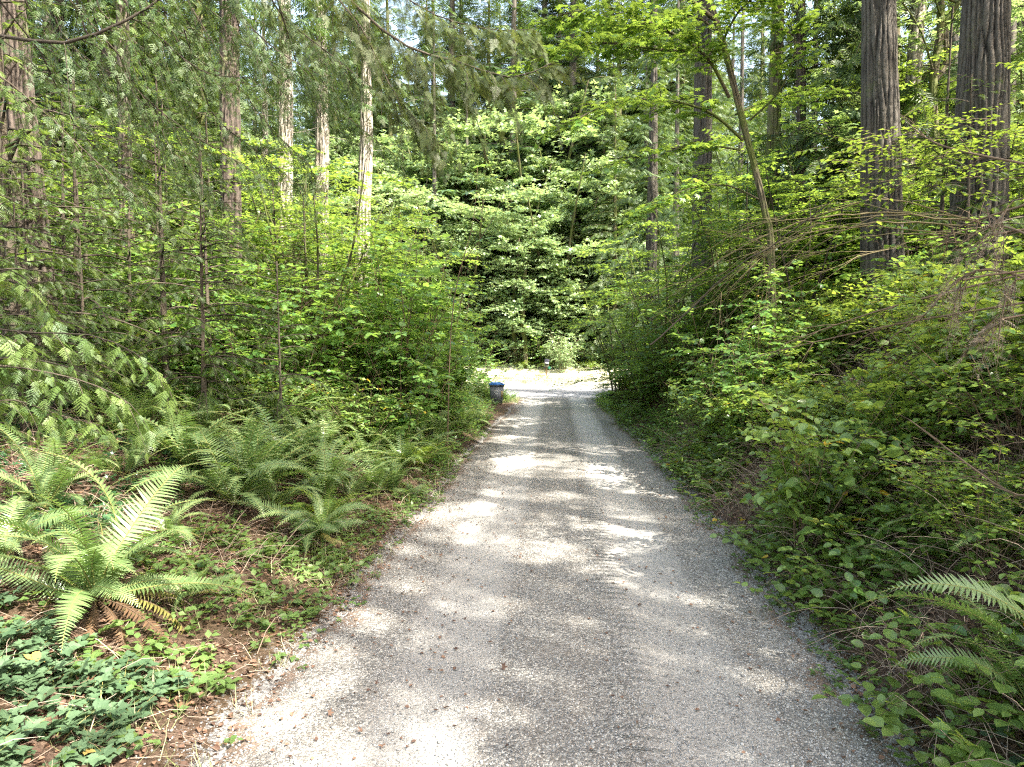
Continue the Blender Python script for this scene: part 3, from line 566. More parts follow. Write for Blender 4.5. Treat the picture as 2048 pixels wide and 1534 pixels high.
def zone(label, x, y, group):
    if not group or y < 5: return label
    if y > 44:
        px = 1110 + 1365 * x / y; return label + (", front row" if y < 55 else (", middle row" if y < 70 else ", back row")) + (", far left" if px < 420 else (", left of centre" if px < 900 else (", straight ahead" if px < 1300 else (", right of centre" if px < 1700 else ", far right"))))
    d = abs(x) - float(half_w(y, x)); a = "by the gravel edge" if d < 1.6 else ("partway up the bank" if d < 4 else "among the trunks")
    return label + " " + a + (", nearer half" if y < 14 else (", halfway along" if y < 21 else ", far half"))
def hides_bin(x, y, r=.9): return x < 0 and 9 < y < 26.6 and 1110 + 1365 * (x + r + .15) / y > 972
def put_tree(name, pair, x, y, label, cat, group, sc=1, rz=None, rg=rng(77), dz=0.0):
    label = zone(label, x, y, group)
    t = thing(name, label, cat, gpos(x, y, dz), rg.uniform(0, 6.28) if rz is None else rz, sc, group)
    link("trunk", pair[0], t); link("crown", pair[1], t); return t
def put_shrub(name, me, x, y, label, cat, group, sc=1, rg=rng(78), tilt=.08):
    label = zone(label, x, y, group)
    return link(name, me, None, gpos(x, y), (rg.uniform(-tilt, tilt), rg.uniform(-tilt, tilt), rg.uniform(0, 6.28)), sc, label=label, category=cat, group=group)

# ------------------------------------------------------------------ the trunks one can tell apart in the photo
def hero_tree(name, label, cat, lo, hi, wlo, whi, Y, bark, group, crown=None, top=25, amp=.03, flare=.5, nu=13, sides=64, ringm=14, seed=1, bend=None, csc=1.0, stubs=0):
    A, B = P(*lo, Y), P(*hi, Y); k = (B - A) / (B[2] - A[2]); rl, rh = wlo / 2 / F * Y, whi / 2 / F * Y
    x0 = A + k * (H(A[0], Y) - A[2]); base = np.array([x0[0], Y, float(H(x0[0], Y))])
    zs = np.array([-.5, .6, 1.5, 3, 5, 7, 9, 11.5]) ; zs = np.append(zs, [top * .7, top]); pts = []
    rs = []
    for z in zs:
        w_ = k * z; pts.append([w_[0] * (1 if z < 9 else 9 / z * (1 + .15 * (z - 9) / 9)), 0, z]); h = (z + base[2] - A[2]) / (B[2] - A[2]); rs.append(max(.03, (rl + (rh - rl) * h) if z < 10 else (rl + (rh - rl) * h) * .0 + rh * (1 - .9 * (z - 10) / (top - 10))))
    if bend is not None:
        for i, b_ in enumerate(bend): pts[i][0] += b_
    t = thing(name, label, cat, base, 0, 1, group); g = Geo(); rg = rng(seed)
    trunk(g, pts, rs, sides, int(top * ringm), amp, seed, nu, 1.5, flare)
    for s_ in range(int(stubs * 1.6)):
        z = rg.uniform(.8, 9.5); a = rg.uniform(0, 6.283); L = rg.uniform(.3, 1.5); o = np.array([math.cos(a), math.sin(a), 0]); tt = np.linspace(0, 1, 6)[:, None]
        pd = np.array([k[0] * z, 0, z]) + o * (rl * .7 + L * tt) + np.array([0, 0, 1.]) * (rg.uniform(-.4, .3) * L * tt ** 2); g.tubes(pd[None], np.linspace(.011, .003, 6)[None], 4, 0, .8)
        if L > .7: ii = rg.integers(1, 6, 9); sprigs(g, pd[ii], o + rg.normal(0, .45, (9, 3)), L * .4, 0, OV4, .1, rg, .35, 0, 0, .0025, npt=4, stemtint=.9)
    link("trunk", g.mesh("trunk", [bark]), t)
    if crown is not None: link("crown", crown, t, (k[0] * 9 * .8, 0, 0), (0, 0, seed * 1.3), csc)
    return t
GF = "fir trunks standing along the driveway banks"
L1 = hero_tree("fir_tree", "thick reddish furrowed fir trunk at the left edge of the photo behind cedar sprays", "tree", (60, 600), (18, 60), 92, 66, 9.0, M['barkred'], None, firA[1], amp=.045, flare=.7, seed=1, nu=16, sides=110, ringm=18, stubs=10)
hero_tree("fir_tree", "slim dark trunk in shade right of the thick reddish trunk", "tree", (255, 560), (246, 60), 30, 24, 14, M['barkred'], None, firB[1], amp=.02, seed=2, nu=9, sides=40, stubs=8)
hero_tree("fir_tree", "dark brown fir trunk with bare twigs left of the pale trunks", "tree", (462, 440), (460, 160), 42, 38, 16, M['barkred'], None, firB[1], amp=.04, seed=3, nu=11, sides=48, stubs=12)
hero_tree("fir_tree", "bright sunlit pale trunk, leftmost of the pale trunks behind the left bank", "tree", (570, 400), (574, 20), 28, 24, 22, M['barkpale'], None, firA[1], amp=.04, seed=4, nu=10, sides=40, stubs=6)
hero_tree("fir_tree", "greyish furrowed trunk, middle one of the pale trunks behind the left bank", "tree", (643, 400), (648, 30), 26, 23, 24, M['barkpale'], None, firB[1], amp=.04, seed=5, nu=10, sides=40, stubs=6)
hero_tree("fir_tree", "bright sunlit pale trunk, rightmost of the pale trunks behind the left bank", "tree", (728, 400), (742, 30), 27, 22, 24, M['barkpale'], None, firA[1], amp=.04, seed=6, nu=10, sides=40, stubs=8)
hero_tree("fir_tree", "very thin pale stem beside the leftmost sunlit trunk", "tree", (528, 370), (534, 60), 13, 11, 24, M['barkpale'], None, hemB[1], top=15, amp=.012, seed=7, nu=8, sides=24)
hero_tree("fir_tree", "thick grey furrowed fir trunk on the right bank, left one of the two thickest", "tree", (1763, 480), (1757, 20), 69, 55, 13.6, M['barkfir'], None, firA[1], amp=.04, seed=8, nu=15, sides=120, ringm=20, stubs=4)
hero_tree("fir_tree", "thickest grey furrowed fir trunk at the right edge of the photo", "tree", (1955, 460), (1971, 20), 90, 76, 12.0, M['barkfir'], None, firB[1], amp=.055, seed=9, nu=19, sides=140, ringm=20, stubs=4)
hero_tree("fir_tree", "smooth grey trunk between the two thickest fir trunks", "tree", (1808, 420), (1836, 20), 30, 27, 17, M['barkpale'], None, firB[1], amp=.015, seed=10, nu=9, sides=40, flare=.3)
hero_tree("fir_tree", "slim brown trunk with many broken branch stubs on the right", "tree", (1602, 380), (1602, 20), 19, 16, 17.5, M['barkred'], None, hemA[1], top=20, amp=.015, seed=11, nu=8, sides=30, stubs=40, csc=.9)
hero_tree("fir_tree", "dark grey trunk beside the leaning mossy maple", "tree", (1543, 400), (1556, 20), 26, 22, 18, M['barkmoss'], None, firB[1], amp=.02, seed=12, nu=9, sides=36, stubs=14)
hero_tree("fir_tree", "grey fir trunk behind the overhanging maple leaves right of the driveway", "tree", (1404, 400), (1407, 40), 34, 30, 21, M['barkfir'], None, firA[1], amp=.04, seed=13, nu=11, sides=48, stubs=8)
hero_tree("fir_tree", "pale grey trunk low behind bushes right of the driveway end", "tree", (1303, 480), (1306, 330), 22, 20, 30, M['barkfir'], None, hemA[1], amp=.02, top=20, seed=14, nu=9, sides=30)
hero_tree("fir_tree", "thin far trunk just right of the stubby brown trunk", "tree", (1626, 330), (1628, 20), 16, 13, 27, M['barkfir'], None, firB[1], amp=.02, seed=15, nu=8, sides=24, stubs=8)
for k, (px, wd, Y) in enumerate(((1660, 9, 34), (1688, 10, 31), (1290, 12, 50), (870, 12, 50), (935, 11, 55), (1225, 11, 55), (2030, 26, 24), (350, 16, 27), (410, 12, 30), (120, 20, 20), (185, 14, 24), (1480, 12, 33), (2044, 12, 30), (1352, 12, 36))):
    hero_tree("fir_tree", "slender straight fir trunk standing deeper in the woods", "tree", (px, 400), (px + 2, 50), wd, wd * .85, Y, M['barkfir'], "slender trunks deeper in the woods", (firA, firB, hemA)[k % 3][1], top=24, amp=.015, seed=30 + k, nu=8, sides=18, ringm=6, stubs=4)

# mossy leaning maple with its overhanging limbs, leaves in flat layers
def limb_leaves(gw, gl, pts, r0, rg, tmpl, size, ntw, tl, nl, flat=.22, lo=.15, leaf=0, droopy=.15, wood=0):
    pp = resample(pts, 14); gw.tubes(pp[None], (np.linspace(1, .2, 14) * r0)[None], 5, wood, .5)
    q = rg.uniform(lo, 1, ntw); ii = np.clip((q * 13).astype(int), 0, 12); ff = (q * 13 - ii)[:, None]; B = pp[ii] * (1 - ff) + pp[ii + 1] * ff; Tg = nrm(pp[ii + 1] - pp[ii])
    sd_ = nrm(np.cross(Tg, [0, 0, 1.])); sg = rg.choice([-1., 1.], (ntw, 1)); D = Tg * .7 + sd_ * sg * rg.uniform(.3, 1.1, (ntw, 1)) + np.array([0, 0, 1.]) * rg.uniform(-.25, .25, (ntw, 1)); g2 = gl
    sprigs(g2, B, D, tl * rg.uniform(.5, 1.3, ntw), nl, tmpl, size, rg, droopy, wood=1, leaf=leaf, rad=.004, flat=flat, tint=rg.random(ntw))
rg = rng(201)
Yl = 12.5
t = thing("maple_tree", "leaning mossy maple trunk with leafy limbs reaching over the driveway", "tree", (0, 0, 0)); gw, gl, gm = Geo(), Geo(), Geo()
base = P(1552, 560, Yl); base[2] = H(base[0], Yl) - .3
tp = [base, P(1542, 500, Yl), P(1530, 425, Yl), P(1508, 330, Yl), P(1482, 230, Yl), P(1455, 120, Yl), P(1420, 0, Yl), P(1395, -90, Yl), P(1370, -220, Yl - .3), P(1300, -420, Yl - .6)]
trunk(gm, tp, [.075, .062, .058, .056, .052, .046, .04, .02], 20, 160, .012, 5, 6, 2.2)
for pts, r0, nt_ in (
    ([P(1458, 195, Yl), P(1410, 110, 12), P(1330, 60, 11.5), P(1220, 15, 11), P(1120, 30, 10.5)], .035, 80),
    ([P(1440, 100, Yl), P(1330, 100, 11.8), P(1200, 85, 11), P(1090, 110, 10.4)], .03, 80),
    ([P(1485, 280, Yl), P(1420, 225, 12), P(1330, 200, 11.3), P(1230, 205, 10.6), P(1150, 240, 10)], .03, 55),
    ([P(1440, 95, Yl), P(1480, 20, 11.8), P(1560, -40, 11)], .03, 40),
    ([P(1500, 240, Yl), P(1560, 180, 12), P(1590, 90, 11.6), P(1570, 20, 11.3)], .02, 26),
    ([P(1430, 40, Yl), P(1300, -60, 11.6), P(1150, -120, 10.8), P(1000, -120, 10)], .04, 70),
    ([P(1405, -60, Yl), P(1350, -200, 11), P(1250, -330, 10), P(1120, -400, 9)], .04, 60),
    ([P(1480, 300, Yl), P(1400, 290, 12.1), P(1300, 305, 11.6), P(1220, 330, 11.2)], .02, 34),
    ([P(1430, 60, Yl), P(1380, 30, 12.3), P(1290, 45, 12), P(1180, 60, 12)], .02, 60),
    ([P(1520, 400, Yl), P(1450, 370, 12.1), P(1370, 380, 11.8), P(1290, 420, 11.5)], .018, 34),
    ([P(1470, 230, Yl), P(1540, 200, 13), P(1640, 190, 13.4)], .018, 30)):
    limb_leaves(gm, gl, pts, r0, rg, PALM7, .125, nt_, .65, 8)
link("trunk", gm.mesh("trunk", [M['barkmoss'], M['barkthin']]), t); link("crown", gl.mesh("crown", [M['maple'], M['barkthin']]), t)
# mossy crooked maple between the thick firs
t = thing("maple_tree", "crooked mossy maple trunk forking between the two thickest fir trunks", "tree", (0, 0, 0)); gm, gl = Geo(), Geo(); Ym = 16.
b0 = P(1878, 560, Ym); b0[2] = H(b0[0], Ym) - .3
trunk(gm, [b0, P(1874, 400, Ym), P(1868, 250, Ym), P(1866, 170, Ym), P(1880, 60, Ym), P(1884, -60, Ym), P(1900, -300, Ym)], [.13, .10, .09, .085, .08, .06, .03], 18, 150, .012, 6, 6, 2)
trunk(gm, [P(1870, 160, Ym), P(1893, 120, Ym), P(1892, 50, Ym), P(1920, 0, Ym), P(1960, -80, Ym)], [.07, .06, .05, .02], 14, 60, .01, 7, 6, 2)
for pts, nt_ in (([P(1868, 150, Ym), P(1840, 60, 15.5), P(1790, -10, 15), P(1730, -50, 14.6)], 50), ([P(1880, 30, Ym), P(1850, -60, 15), P(1800, -150, 14)], 50), ([P(1866, 260, Ym), P(1830, 220, 16.5), P(1700, 200, 17), P(1640, 170, 17)], 60), ([P(1870, 200, Ym), P(1920, 150, 16.5), P(2020, 120, 16.5), P(2080, 60, 16)], 60), ([P(1870, 330, Ym), P(1900, 300, 17), P(2020, 290, 17)], 50), ([P(1868, 340, Ym), P(1810, 330, 16.8), P(1690, 300, 16.5), P(1660, 250, 16)], 60), ([P(1884, -60, Ym), P(1950, -120, 15.6), P(2060, -100, 15)], 60), ([P(1900, 0, Ym), P(1960, 20, 16.4), P(2060, 10, 16.6)], 60), ([P(1866, 100, 17), P(1720, 80, 17.5), P(1650, 40, 17.5)], 60)):
    limb_leaves(gm, gl, pts, .025, rg, PALM5, .135, nt_, .75, 8)
link("trunk", gm.mesh("trunk", [M['barkmoss'], M['barkthin']]), t); link("crown", gl.mesh("crown", [M['maplepale'], M['barkthin']]), t)
# far maples right at the paved road: thin yellow mossy stems
for px, wd, Y, lb in ((1051, 9, 47, "thicker yellow mossy stem rising behind the verge left of the mailbox"), (1030, 7, 47.5, "thinner yellow mossy stem curving beside a thicker one behind the verge")):
    t = thing("maple_tree", lb, "tree", gpos(P(px, 690, Y)[0], Y), 0, 1); g = Geo(); s_ = 1 if px > 1040 else -1
    trunk(g, [(.1 * (s_ < 0), 0, -.3), (.0, 0, 1.5), (-.2, 0, 3.5), (-.1 * s_, 0, 6), (.3, 0, 9)], [wd / 2 / F * Y] * 4 + [.04], 12, 50, .02, px, 6, 2)
    link("trunk", g.mesh("trunk", [M['barkmoss']]), t); link("crown", mapA[1], t, (0, 0, 1.0), (0, 0, px), (.75, .75, .9))

# ------------------------------------------------------------------ cedar and fir boughs that hang into the picture from the left
rg = rng(301)
t = thing("cedar_tree", "dark cedar whose long drooping boughs fill the upper left corner", "tree", gpos(-6.8, 4.6)); inv = np.array(t.location)
gw, gl = Geo(), Geo(); trunk(gw, [(0, 0, -.4), (0, 0, 3), (.1, 0, 8), (.1, 0, 16)], [.3, .26, .2, .1], 30, 200, .025, 41, 10, 1.4, .6); link("trunk", gw.mesh("trunk", [M['barkred']]), t)
for pts, r0, l2, sp in (
    ([(-6.7, 4.7, 4.6), P(-120, 70, 4.6), P(0, 72, 4.4), P(130, 86, 4.3), P(250, 42, 4.3), P(330, -10, 4.4), P(420, -90, 4.5)], .022, .5, .10),
    ([(-6.7, 4.8, 6.5), P(60, -160, 5.4), P(170, 60, 5.6), P(330, 230, 5.9), P(520, 350, 6.2)], .018, .55, .085),
    ([(-6.7, 4.8, 6.8), P(160, -140, 5.4), P(290, 40, 5.6), P(400, 140, 5.8), P(500, 155, 6.0)], .016, .5, .08),
    ([(-6.7, 4.8, 7.0), P(330, -200, 5.6), P(440, -20, 5.8), P(540, 90, 6.1), P(640, 150, 6.4)], .016, .5, .08),
    ([(-6.7, 4.8, 5.4), P(-100, 100, 5.2), P(60, 200, 5.5), P(200, 330, 5.8), P(330, 440, 6.2)], .016, .5, .08),
    *[([(-6.7, 4.8, 5.2 + .18 * q), P(a - 160, b - 260, 5.2 + d * .5), P(a, b, 5.6 + d), P(a + 90, b + 80, 5.8 + d), P(a + 190, b + 120 + 40 * (q % 3), 6 + d)], .013, .48, .09) for q, (a, b, d) in enumerate(((120, 60, .5), (230, 150, .8), (200, 20, 0), (340, 60, .6), (420, 220, 1.2), (380, -20, .2), (480, 60, 1), (560, 20, 1.4), (300, 260, 1.3), (150, 250, .9), (600, 150, 1.8), (60, 20, .2)))],
    ([(-6.7, 5.2, 7.5), P(200, -300, 6.4), P(380, 10, 6.8), P(520, 230, 7.0), P(620, 330, 7.2)], .016, .5, .085)):
    pw, pl = Geo(), Geo(); bough2(pw, pl, [np.array(p) - inv for p in pts], r0 * .8, l2 * 1.25, .17, .13, .05, CED_M2, rg, droop=.75, beta=50, t0=.3, droop3=.5)
    bo = link("bough", pw.mesh("bough", [M['barkthin']]), t); link("foliage", pl.mesh("foliage", [M['cedardark']]), bo)
t = thing("cedar_tree", "young cedar with pale green fanned sprays spreading low over the ferns at the left edge", "tree", gpos(-5.9, 5.6)); inv = np.array(t.location)
gw = Geo(); trunk(gw, [(0, 0, -.3), (0, 0, 1), (.1, 0, 3), (.1, 0, 5)], [.06, .05, .03, .01], 12, 60, .006, 42, 6, 2); link("trunk", gw.mesh("trunk", [M['barkred']]), t)
for pts, r0, l2 in (
    ([(-5.9, 5.6, 2.6), P(-60, 650, 4.7), P(60, 665, 4.8), P(190, 672, 4.9), P(290, 720, 5.0), P(345, 790, 5.1)], .012, .40),
    ([(-5.9, 5.6, 2.4), P(-80, 720, 4.6), P(40, 735, 4.7), P(160, 760, 4.8), P(250, 800, 4.9), P(290, 845, 5)], .012, .36),
    ([(-5.9, 5.6, 2.1), P(-60, 800, 4.6), P(30, 800, 4.6), P(120, 830, 4.7), P(200, 850, 4.8)], .010, .30),
    ([(-5.9, 5.6, 3.0), P(-60, 560, 5.0), P(20, 540, 5.0), P(80, 590, 5.1), P(110, 650, 5.1)], .010, .34)):
    pw, pl = Geo(), Geo(); bough2(pw, pl, [np.array(p) - inv for p in pts], r0 * .8, l2 * 1.0, .17, .19, .06, CED_N2, rg, droop=.65, beta=52, t0=.2, droop3=.45, jit=.1)
    bo = link("bough", pw.mesh("bough", [M['barkthin']]), t); link("foliage", pl.mesh("foliage", [M['cedar']]), bo)
# fir bough across the top centre
inv = np.array(L1.location)
for pts, r0, l2, sp in (
    ([(-7.1, 9, 9.2), P(480, -260, 8.4), P(690, -10, 8.2), P(800, 90, 8), P(900, 135, 7.9), P(1010, 150, 7.8), P(1110, 120, 7.8)], .03, .75, .10),
    ([(-7.1, 9, 9.0), P(560, -200, 8.2), P(660, -20, 8.0), P(730, 70, 7.9), P(800, 170, 7.8), P(860, 250, 7.8)], .02, .65, .10),
    ([(-7.1, 9, 8.6), P(640, -180, 9), P(820, -10, 9), P(960, 45, 8.8), P(1080, 60, 8.7)], .02, .55, .12),
    ([(-7.1, 9, 8.6), P(420, -200, 8.6), P(560, 0, 8.6), P(600, 60, 8.4), P(700, 130, 8.3)], .02, .6, .10)):
    pw, pl = Geo(), Geo(); bough2(pw, pl, [np.array(p) - inv + rg.normal(0, .06, 3) for p in pts], r0 * .8, l2 * 1.15, .15, .27, .08, SPR_N, rg, droop=.8, beta=56, t0=.3, droop3=.6, jit=.32)
    bo = link("bough", pw.mesh("bough", [M['barkthin']]), L1); link("foliage", pl.mesh("foliage", [M['firbough']]), bo)

# ------------------------------------------------------------------ right bank: long arching branches, withered twigs
rg = rng(401)
t = thing("arching_branch", "bundle of long bare mossy stems arching from the right edge down toward the driveway", "branches", (0, 0, 0))
def arch(pts, r0, ntw=14, tl=.8, nl=0, size=.07, mat='barkthin', sides=5):
    pw = Geo(); pp = resample(pts, 20); pp[1:-1] += rg.normal(0, .012, (18, 3)); pw.tubes(pp[None], (np.linspace(.62, .15, 20) * r0)[None], sides, 0, .6)
    r0 *= .85; q = rg.uniform(.25, .95, ntw); ii = (q * 19).astype(int); Tg = nrm(pp[np.minimum(ii + 1, 19)] - pp[ii]); D = Tg + rg.normal(0, .35, (ntw, 3)); L = tl * rg.uniform(.4, 1.3, ntw)
    sprigs(pw, pp[ii], D, L, nl, OV4, size, rg, .15, 0, 1, .0024, npt=5)
    return pw
for pts, r0 in (([P(1960, 445, 7.2), P(1780, 425, 7.1), P(1660, 432, 7.0), P(1560, 458, 7.1), P(1440, 520, 7.4), P(1350, 590, 7.8)], .018),
                ([P(1950, 450, 7.3), P(1800, 445, 7.3), P(1700, 455, 7.3), P(1590, 480, 7.4), P(1500, 520, 7.6), P(1420, 600, 8)], .016),
                ([P(1950, 442, 7.0), P(1840, 412, 6.9), P(1740, 398, 6.9), P(1640, 430, 7.0), P(1500, 455, 7.2), P(1400, 510, 7.5), P(1330, 560, 7.8)], .013),
                ([P(1900, 470, 7.5), P(1760, 470, 7.6), P(1640, 500, 7.8), P(1540, 550, 8), P(1440, 650, 8.2)], .011),
                ([P(1960, 455, 7.2), P(1850, 480, 7.0), P(1700, 520, 6.8), P(1560, 590, 6.8), P(1460, 700, 7.0)], .010),
                ([P(1960, 440, 7.4), P(1800, 430, 7.5), P(1650, 445, 7.6), P(1520, 500, 7.8), P(1420, 560, 8), P(1300, 640, 8.4)], .012),
                ([P(1940, 470, 7.0), P(1750, 452, 7.0), P(1600, 468, 7.2), P(1480, 540, 7.5), P(1400, 640, 7.8)], .011),
                ([P(1900, 440, 8.0), P(1700, 405, 8.2), P(1540, 440, 8.5), P(1400, 470, 9)], .010),
                ([P(1930, 460, 7.6), P(1780, 440, 7.8), P(1600, 470, 8.2), P(1450, 560, 8.6), P(1360, 640, 9)], .012)):
    link("stem", arch(pts, r0, 9, .8).mesh("stem", [M['mossstem'], M['salal']]), t)
t = link("maple_sapling", arch([P(1300, 690, 7.2), P(1420, 580, 7.0), P(1560, 478, 6.6), P(1700, 375, 6.2), P(1800, 318, 6.0), P(1880, 285, 5.8)], .014, 4, .4).mesh("maple_sapling", [M['barkthin'], M['salal']]), None, label="single long stem rising to the right across the thick fir trunk", category="branches")
pl = Geo(); q = rg.random(110); pp = resample([P(1690, 300, 6.4), P(1800, 300, 6.1), P(1900, 290, 6), P(1990, 260, 6), P(2070, 240, 6)], 30)
B = pp[(q * 29).astype(int)] + rg.normal(0, .16, (110, 3)) * [1, 1, 1.1] - [0, 0, .06]; sprigs(pl, B, rg.normal(0, 1, (110, 3)) * [1, 1, .2], .42, 9, OV4, .055, rg, .1, 1, 0, .0022, flat=.15, tint=rg.uniform(.4, 1, 110))
pp = resample([P(1640, 210, 6.8), P(1900, 180, 6.6), P(2060, 190, 6.4)], 30)
link("huckleberry_bush", pl.mesh("huckleberry_bush", [M['fernbright'], M['stem']]), None, label="flat layers of small yellow green leaves in front of the two thickest trunks", category="bush")
for k, (px, py, Y, ln, lb) in enumerate(((1925, 560, 4.6, .42, "larger hanging spray of withered brown fir twigs over the salal"), (1995, 640, 4.4, .30, "smaller pale hanging fir twig at the right edge"), (1985, 470, 5.0, .45, "dense tangle of withered brown fir twigs before the rightmost trunk"), (2030, 560, 4.5, .4, "withered brown spray cut by the right edge of the photo"))):
    c0 = P(px, py, Y); pl = Geo(); n = 15 if k == 2 else 9; ln *= .8; b0 = c0 + rg.normal(0, .03 + .07 * (k == 2), (n, 3)); D = np.stack([rg.uniform(-1.0, .25, n), rg.normal(0, .4, n), rg.uniform(-1.4, -.4, n)], -1)
    pl.tubes(np.stack([c0 + [.7, .1, .02], c0 + [.4, .05, .06], c0 + [.15, 0, .03], c0])[None], .007, 5, 0, .5)
    sprigs(pl, b0, D, ln * rg.uniform(.6, 1.1, n), 16, needles(5, .3, 2.2), .06, rg, .3, 0, 1, .003, flat=.6)
    link("withered_branch", pl.mesh("withered_branch", [M['stem'], M['drytwig']]), None, label=lb, category="branch", group="withered fir twigs on the right bank")
pl = Geo()
for k, (a_, b_) in enumerate((((2070, 560, 4.6), (1840, 640, 5.2)), ((2080, 540, 5.4), (1560, 690, 6.4)), ((2080, 600, 5.0), (1480, 720, 6.8)), ((2080, 400, 5.2), (1890, 480, 6.0)), ((2080, 480, 4.8), (1905, 500, 5.2)), ((2060, 330, 5.2), (1800, 230, 6.5)), ((2080, 980, 3.6), (1820, 840, 4.6)))):
    A, B = P(*a_), P(*b_); m_ = (A + B) / 2 + rg.normal(0, .12, 3); pp = resample([A, m_, B], 14)
    pl = Geo(); pl.tubes(pp[None], (np.linspace(.010, .003, 14))[None], 5, 0, .6); n = 12; ii = rg.integers(3, 13, n); sprigs(pl, pp[ii], nrm(B - A) + rg.normal(0, .5, (n, 3)), .35, 0, OV4, .1, rg, .2, 0, 0, .003)
    link("bare_branch", pl.mesh("bare_branch", [M['stem']]), None, label="thin bare brown branch leaning across the right bank", category="branch", group="bare branches across the right bank")

# ------------------------------------------------------------------ tall hazel clump left of the driveway and young maple leaves above it
rg = rng(451)
def hz(x, y, me, sc, lb, nm="hazel_bush", grp=None): return put_shrub(nm, me, x, y, lb, "bush", grp, sc)
hz(P(1520, 690, 11.2)[0], 11.2, shC, .8, "upright bush hiding the foot of the leaning mossy maple")
hz(P(1440, 690, 12.5)[0], 12.5, shA, 1.0, "bright rounded bush left of the foot of the leaning mossy maple")
hz(P(1620, 690, 12)[0], 12, shA, .9, "rounded bush between the leaning maple and the thick fir trunk")
for px, Y, me, sc, lb in ((800, 13.5, shC, 1.4, "tall hazel clump with thin dark upright stems left of the driveway"), (760, 14.5, shC, 1.3, "leafy hazel clump left of the tall one with dark upright stems"), (872, 15.5, shC, 1.35, "hazel bush nearest the driveway, under the big maple leaves"),
                          (690, 13.0, shA, 1.2, "low bright hazel bush below the sunlit pale trunks"), (905, 20, shC, .9, "hazel bush beside the end of the driveway on the left")):
    hz(P(px, 690, Y)[0], Y, me, sc, lb)
t = thing("maple_sapling", "young maple with a few very large dark leaves left of the driveway", "tree", gpos(P(893, 690, 13.2)[0], 13.2, 0)); inv = np.array(t.location)
gw, gl = Geo(), Geo(); gw.tubes(resample([np.array([0, 0, -.1]), P(905, 620, 13.2) - inv, P(945, 450, 13.2) - inv, P(955, 335, 13.2) - inv], 12)[None], (np.linspace(.014, .004, 12))[None], 5, 0, .5)
gw.tubes(resample([P(930, 520, 13.2) - inv, P(990, 430, 13.2) - inv, P(1015, 350, 13.2) - inv], 12)[None], (np.linspace(.008, .003, 12))[None], 5, 0, .5)
pos = np.array([P(*p) - inv for p in ((955, 335, 13.2), (935, 360, 13.2), (985, 355, 13.2), (1005, 375, 13.2), (1030, 370, 13.2), (930, 385, 13.2), (1015, 410, 13.2), (960, 480, 13.2), (900, 500, 13.2), (990, 500, 13.2), (880, 380, 13.2), (1040, 395, 13.2), (950, 430, 13.2))]); n = len(pos)
gl.inst(PALM7, pos, frames(nrm(rg.normal(0, 1, (n, 3)) * [1, .6, .15] + [0, -.3, -.1]), nrm(rg.normal(0, .25, (n, 3)) + [0, -.35, 1])) * rg.uniform(.30, .46, n)[:, None, None], 0, rg.random(n))
link("stem", gw.mesh("stem", [M['stem']]), t); link("foliage", gl.mesh("foliage", [M['hazel']]), t)

for px, Y, me, sc, lb in ((800, 12.0, shA, 1.0, "rounded hazel bush in front of the tall clump"), (835, 14.6, shC, 1.25, "upright hazel between the two tallest hazel clumps"), (620, 12.5, shA, 1.25, "bright hazel bush at the left end of the hazel thicket"), (720, 11.2, shB, 1.0, "low glossy bush in front of the hazel thicket"), (890, 17.5, shC, 1.2, "tall hazel at the right end of the hazel thicket")): hz(P(px, 690, Y)[0], Y, me, sc, lb)
# ------------------------------------------------------------------ ferns
fr = []
for k, (L, a0, a1, n, W) in enumerate(((1.0, 72, -38, 44, .115), (1.05, 60, -24, 46, .11), (.95, 50, -50, 42, .12), (.9, 80, -5, 42, .105), (1.05, 42, -30, 46, .12), (.85, 62, -62, 38, .10))):
    g = Geo(); frond_geo(g, L, a0, a1, n, W, 500 + k, detail=5); fr.append(g.mesh("frond", [M['greenstem'], M['fern']]))
dead = []
for k in range(3):
    g = Geo(); frond_geo(g, .9, 15 - 20 * k, -85, 34, (.085, .055, .045)[k], 520 + k, detail=4, curl=.9, vee=-.5, sway=.5); dead.append(g.mesh("dry_frond", [M['stem'], M['deadfern']]) if k else g.mesh("dry_frond", [M['stem'], M['fernyellow']]))
def fern_clump(seed, nf, L, detail, npn, mat, amin=15, amax=80):
    g = Geo(); r = rng(seed)
    for k in range(nf):
        frond_geo(g, L * r.uniform(.75, 1.15), r.uniform(45, 84), r.uniform(-65, 0), npn, L * r.uniform(.10, .125), seed * 31 + k, detail=detail, az=6.283 * (k + r.uniform(-.3, .3)) / nf)
    return g.mesh("sword_fern", [M['greenstem'], mat])
fcl = [fern_clump(61, 15, .95, 2, 26, M['fern']), fern_clump(62, 18, 1.0, 2, 26, M['fern']), fern_clump(63, 13, .85, 2, 24, M['fernbright'])]
def fern(x, y, label, nf=18, sc=1.0, seed=0, ndead=4, az=None, tilt=.2, group="sword ferns with full fronds", name="sword_fern"):
    r = rng(600 + seed); t = thing(name, label, "fern", gpos(x, y, .03), 0, sc, group)
    for k in range(nf):
        a = (6.283 * (k + r.uniform(-.35, .35)) / nf) if az is None else math.radians(az[k % len(az)]) + r.normal(0, .12)
        link("frond", fr[int(r.integers(0, 6))], t, (r.normal(0, .03), r.normal(0, .03), .02), (r.normal(0, tilt), r.normal(0, .3), a), r.uniform(.6, 1.15))
    for k in range(ndead):
        link("dry_frond", dead[int(r.integers(0, 3))], t, (0, 0, .05), (r.normal(-.1, .15), r.normal(0, .3), r.uniform(0, 6.28)), r.uniform(.55, .9), label="withered brown frond hanging to the ground")
    return t
def hf(px, py, *a, **k):
    p = hit(px, py); return fern(p[0], p[1], *a, **k)
hf(190, 1225, "largest sword fern with arching fronds at the lower left", 30, 1.32, 1, 14, tilt=.28)
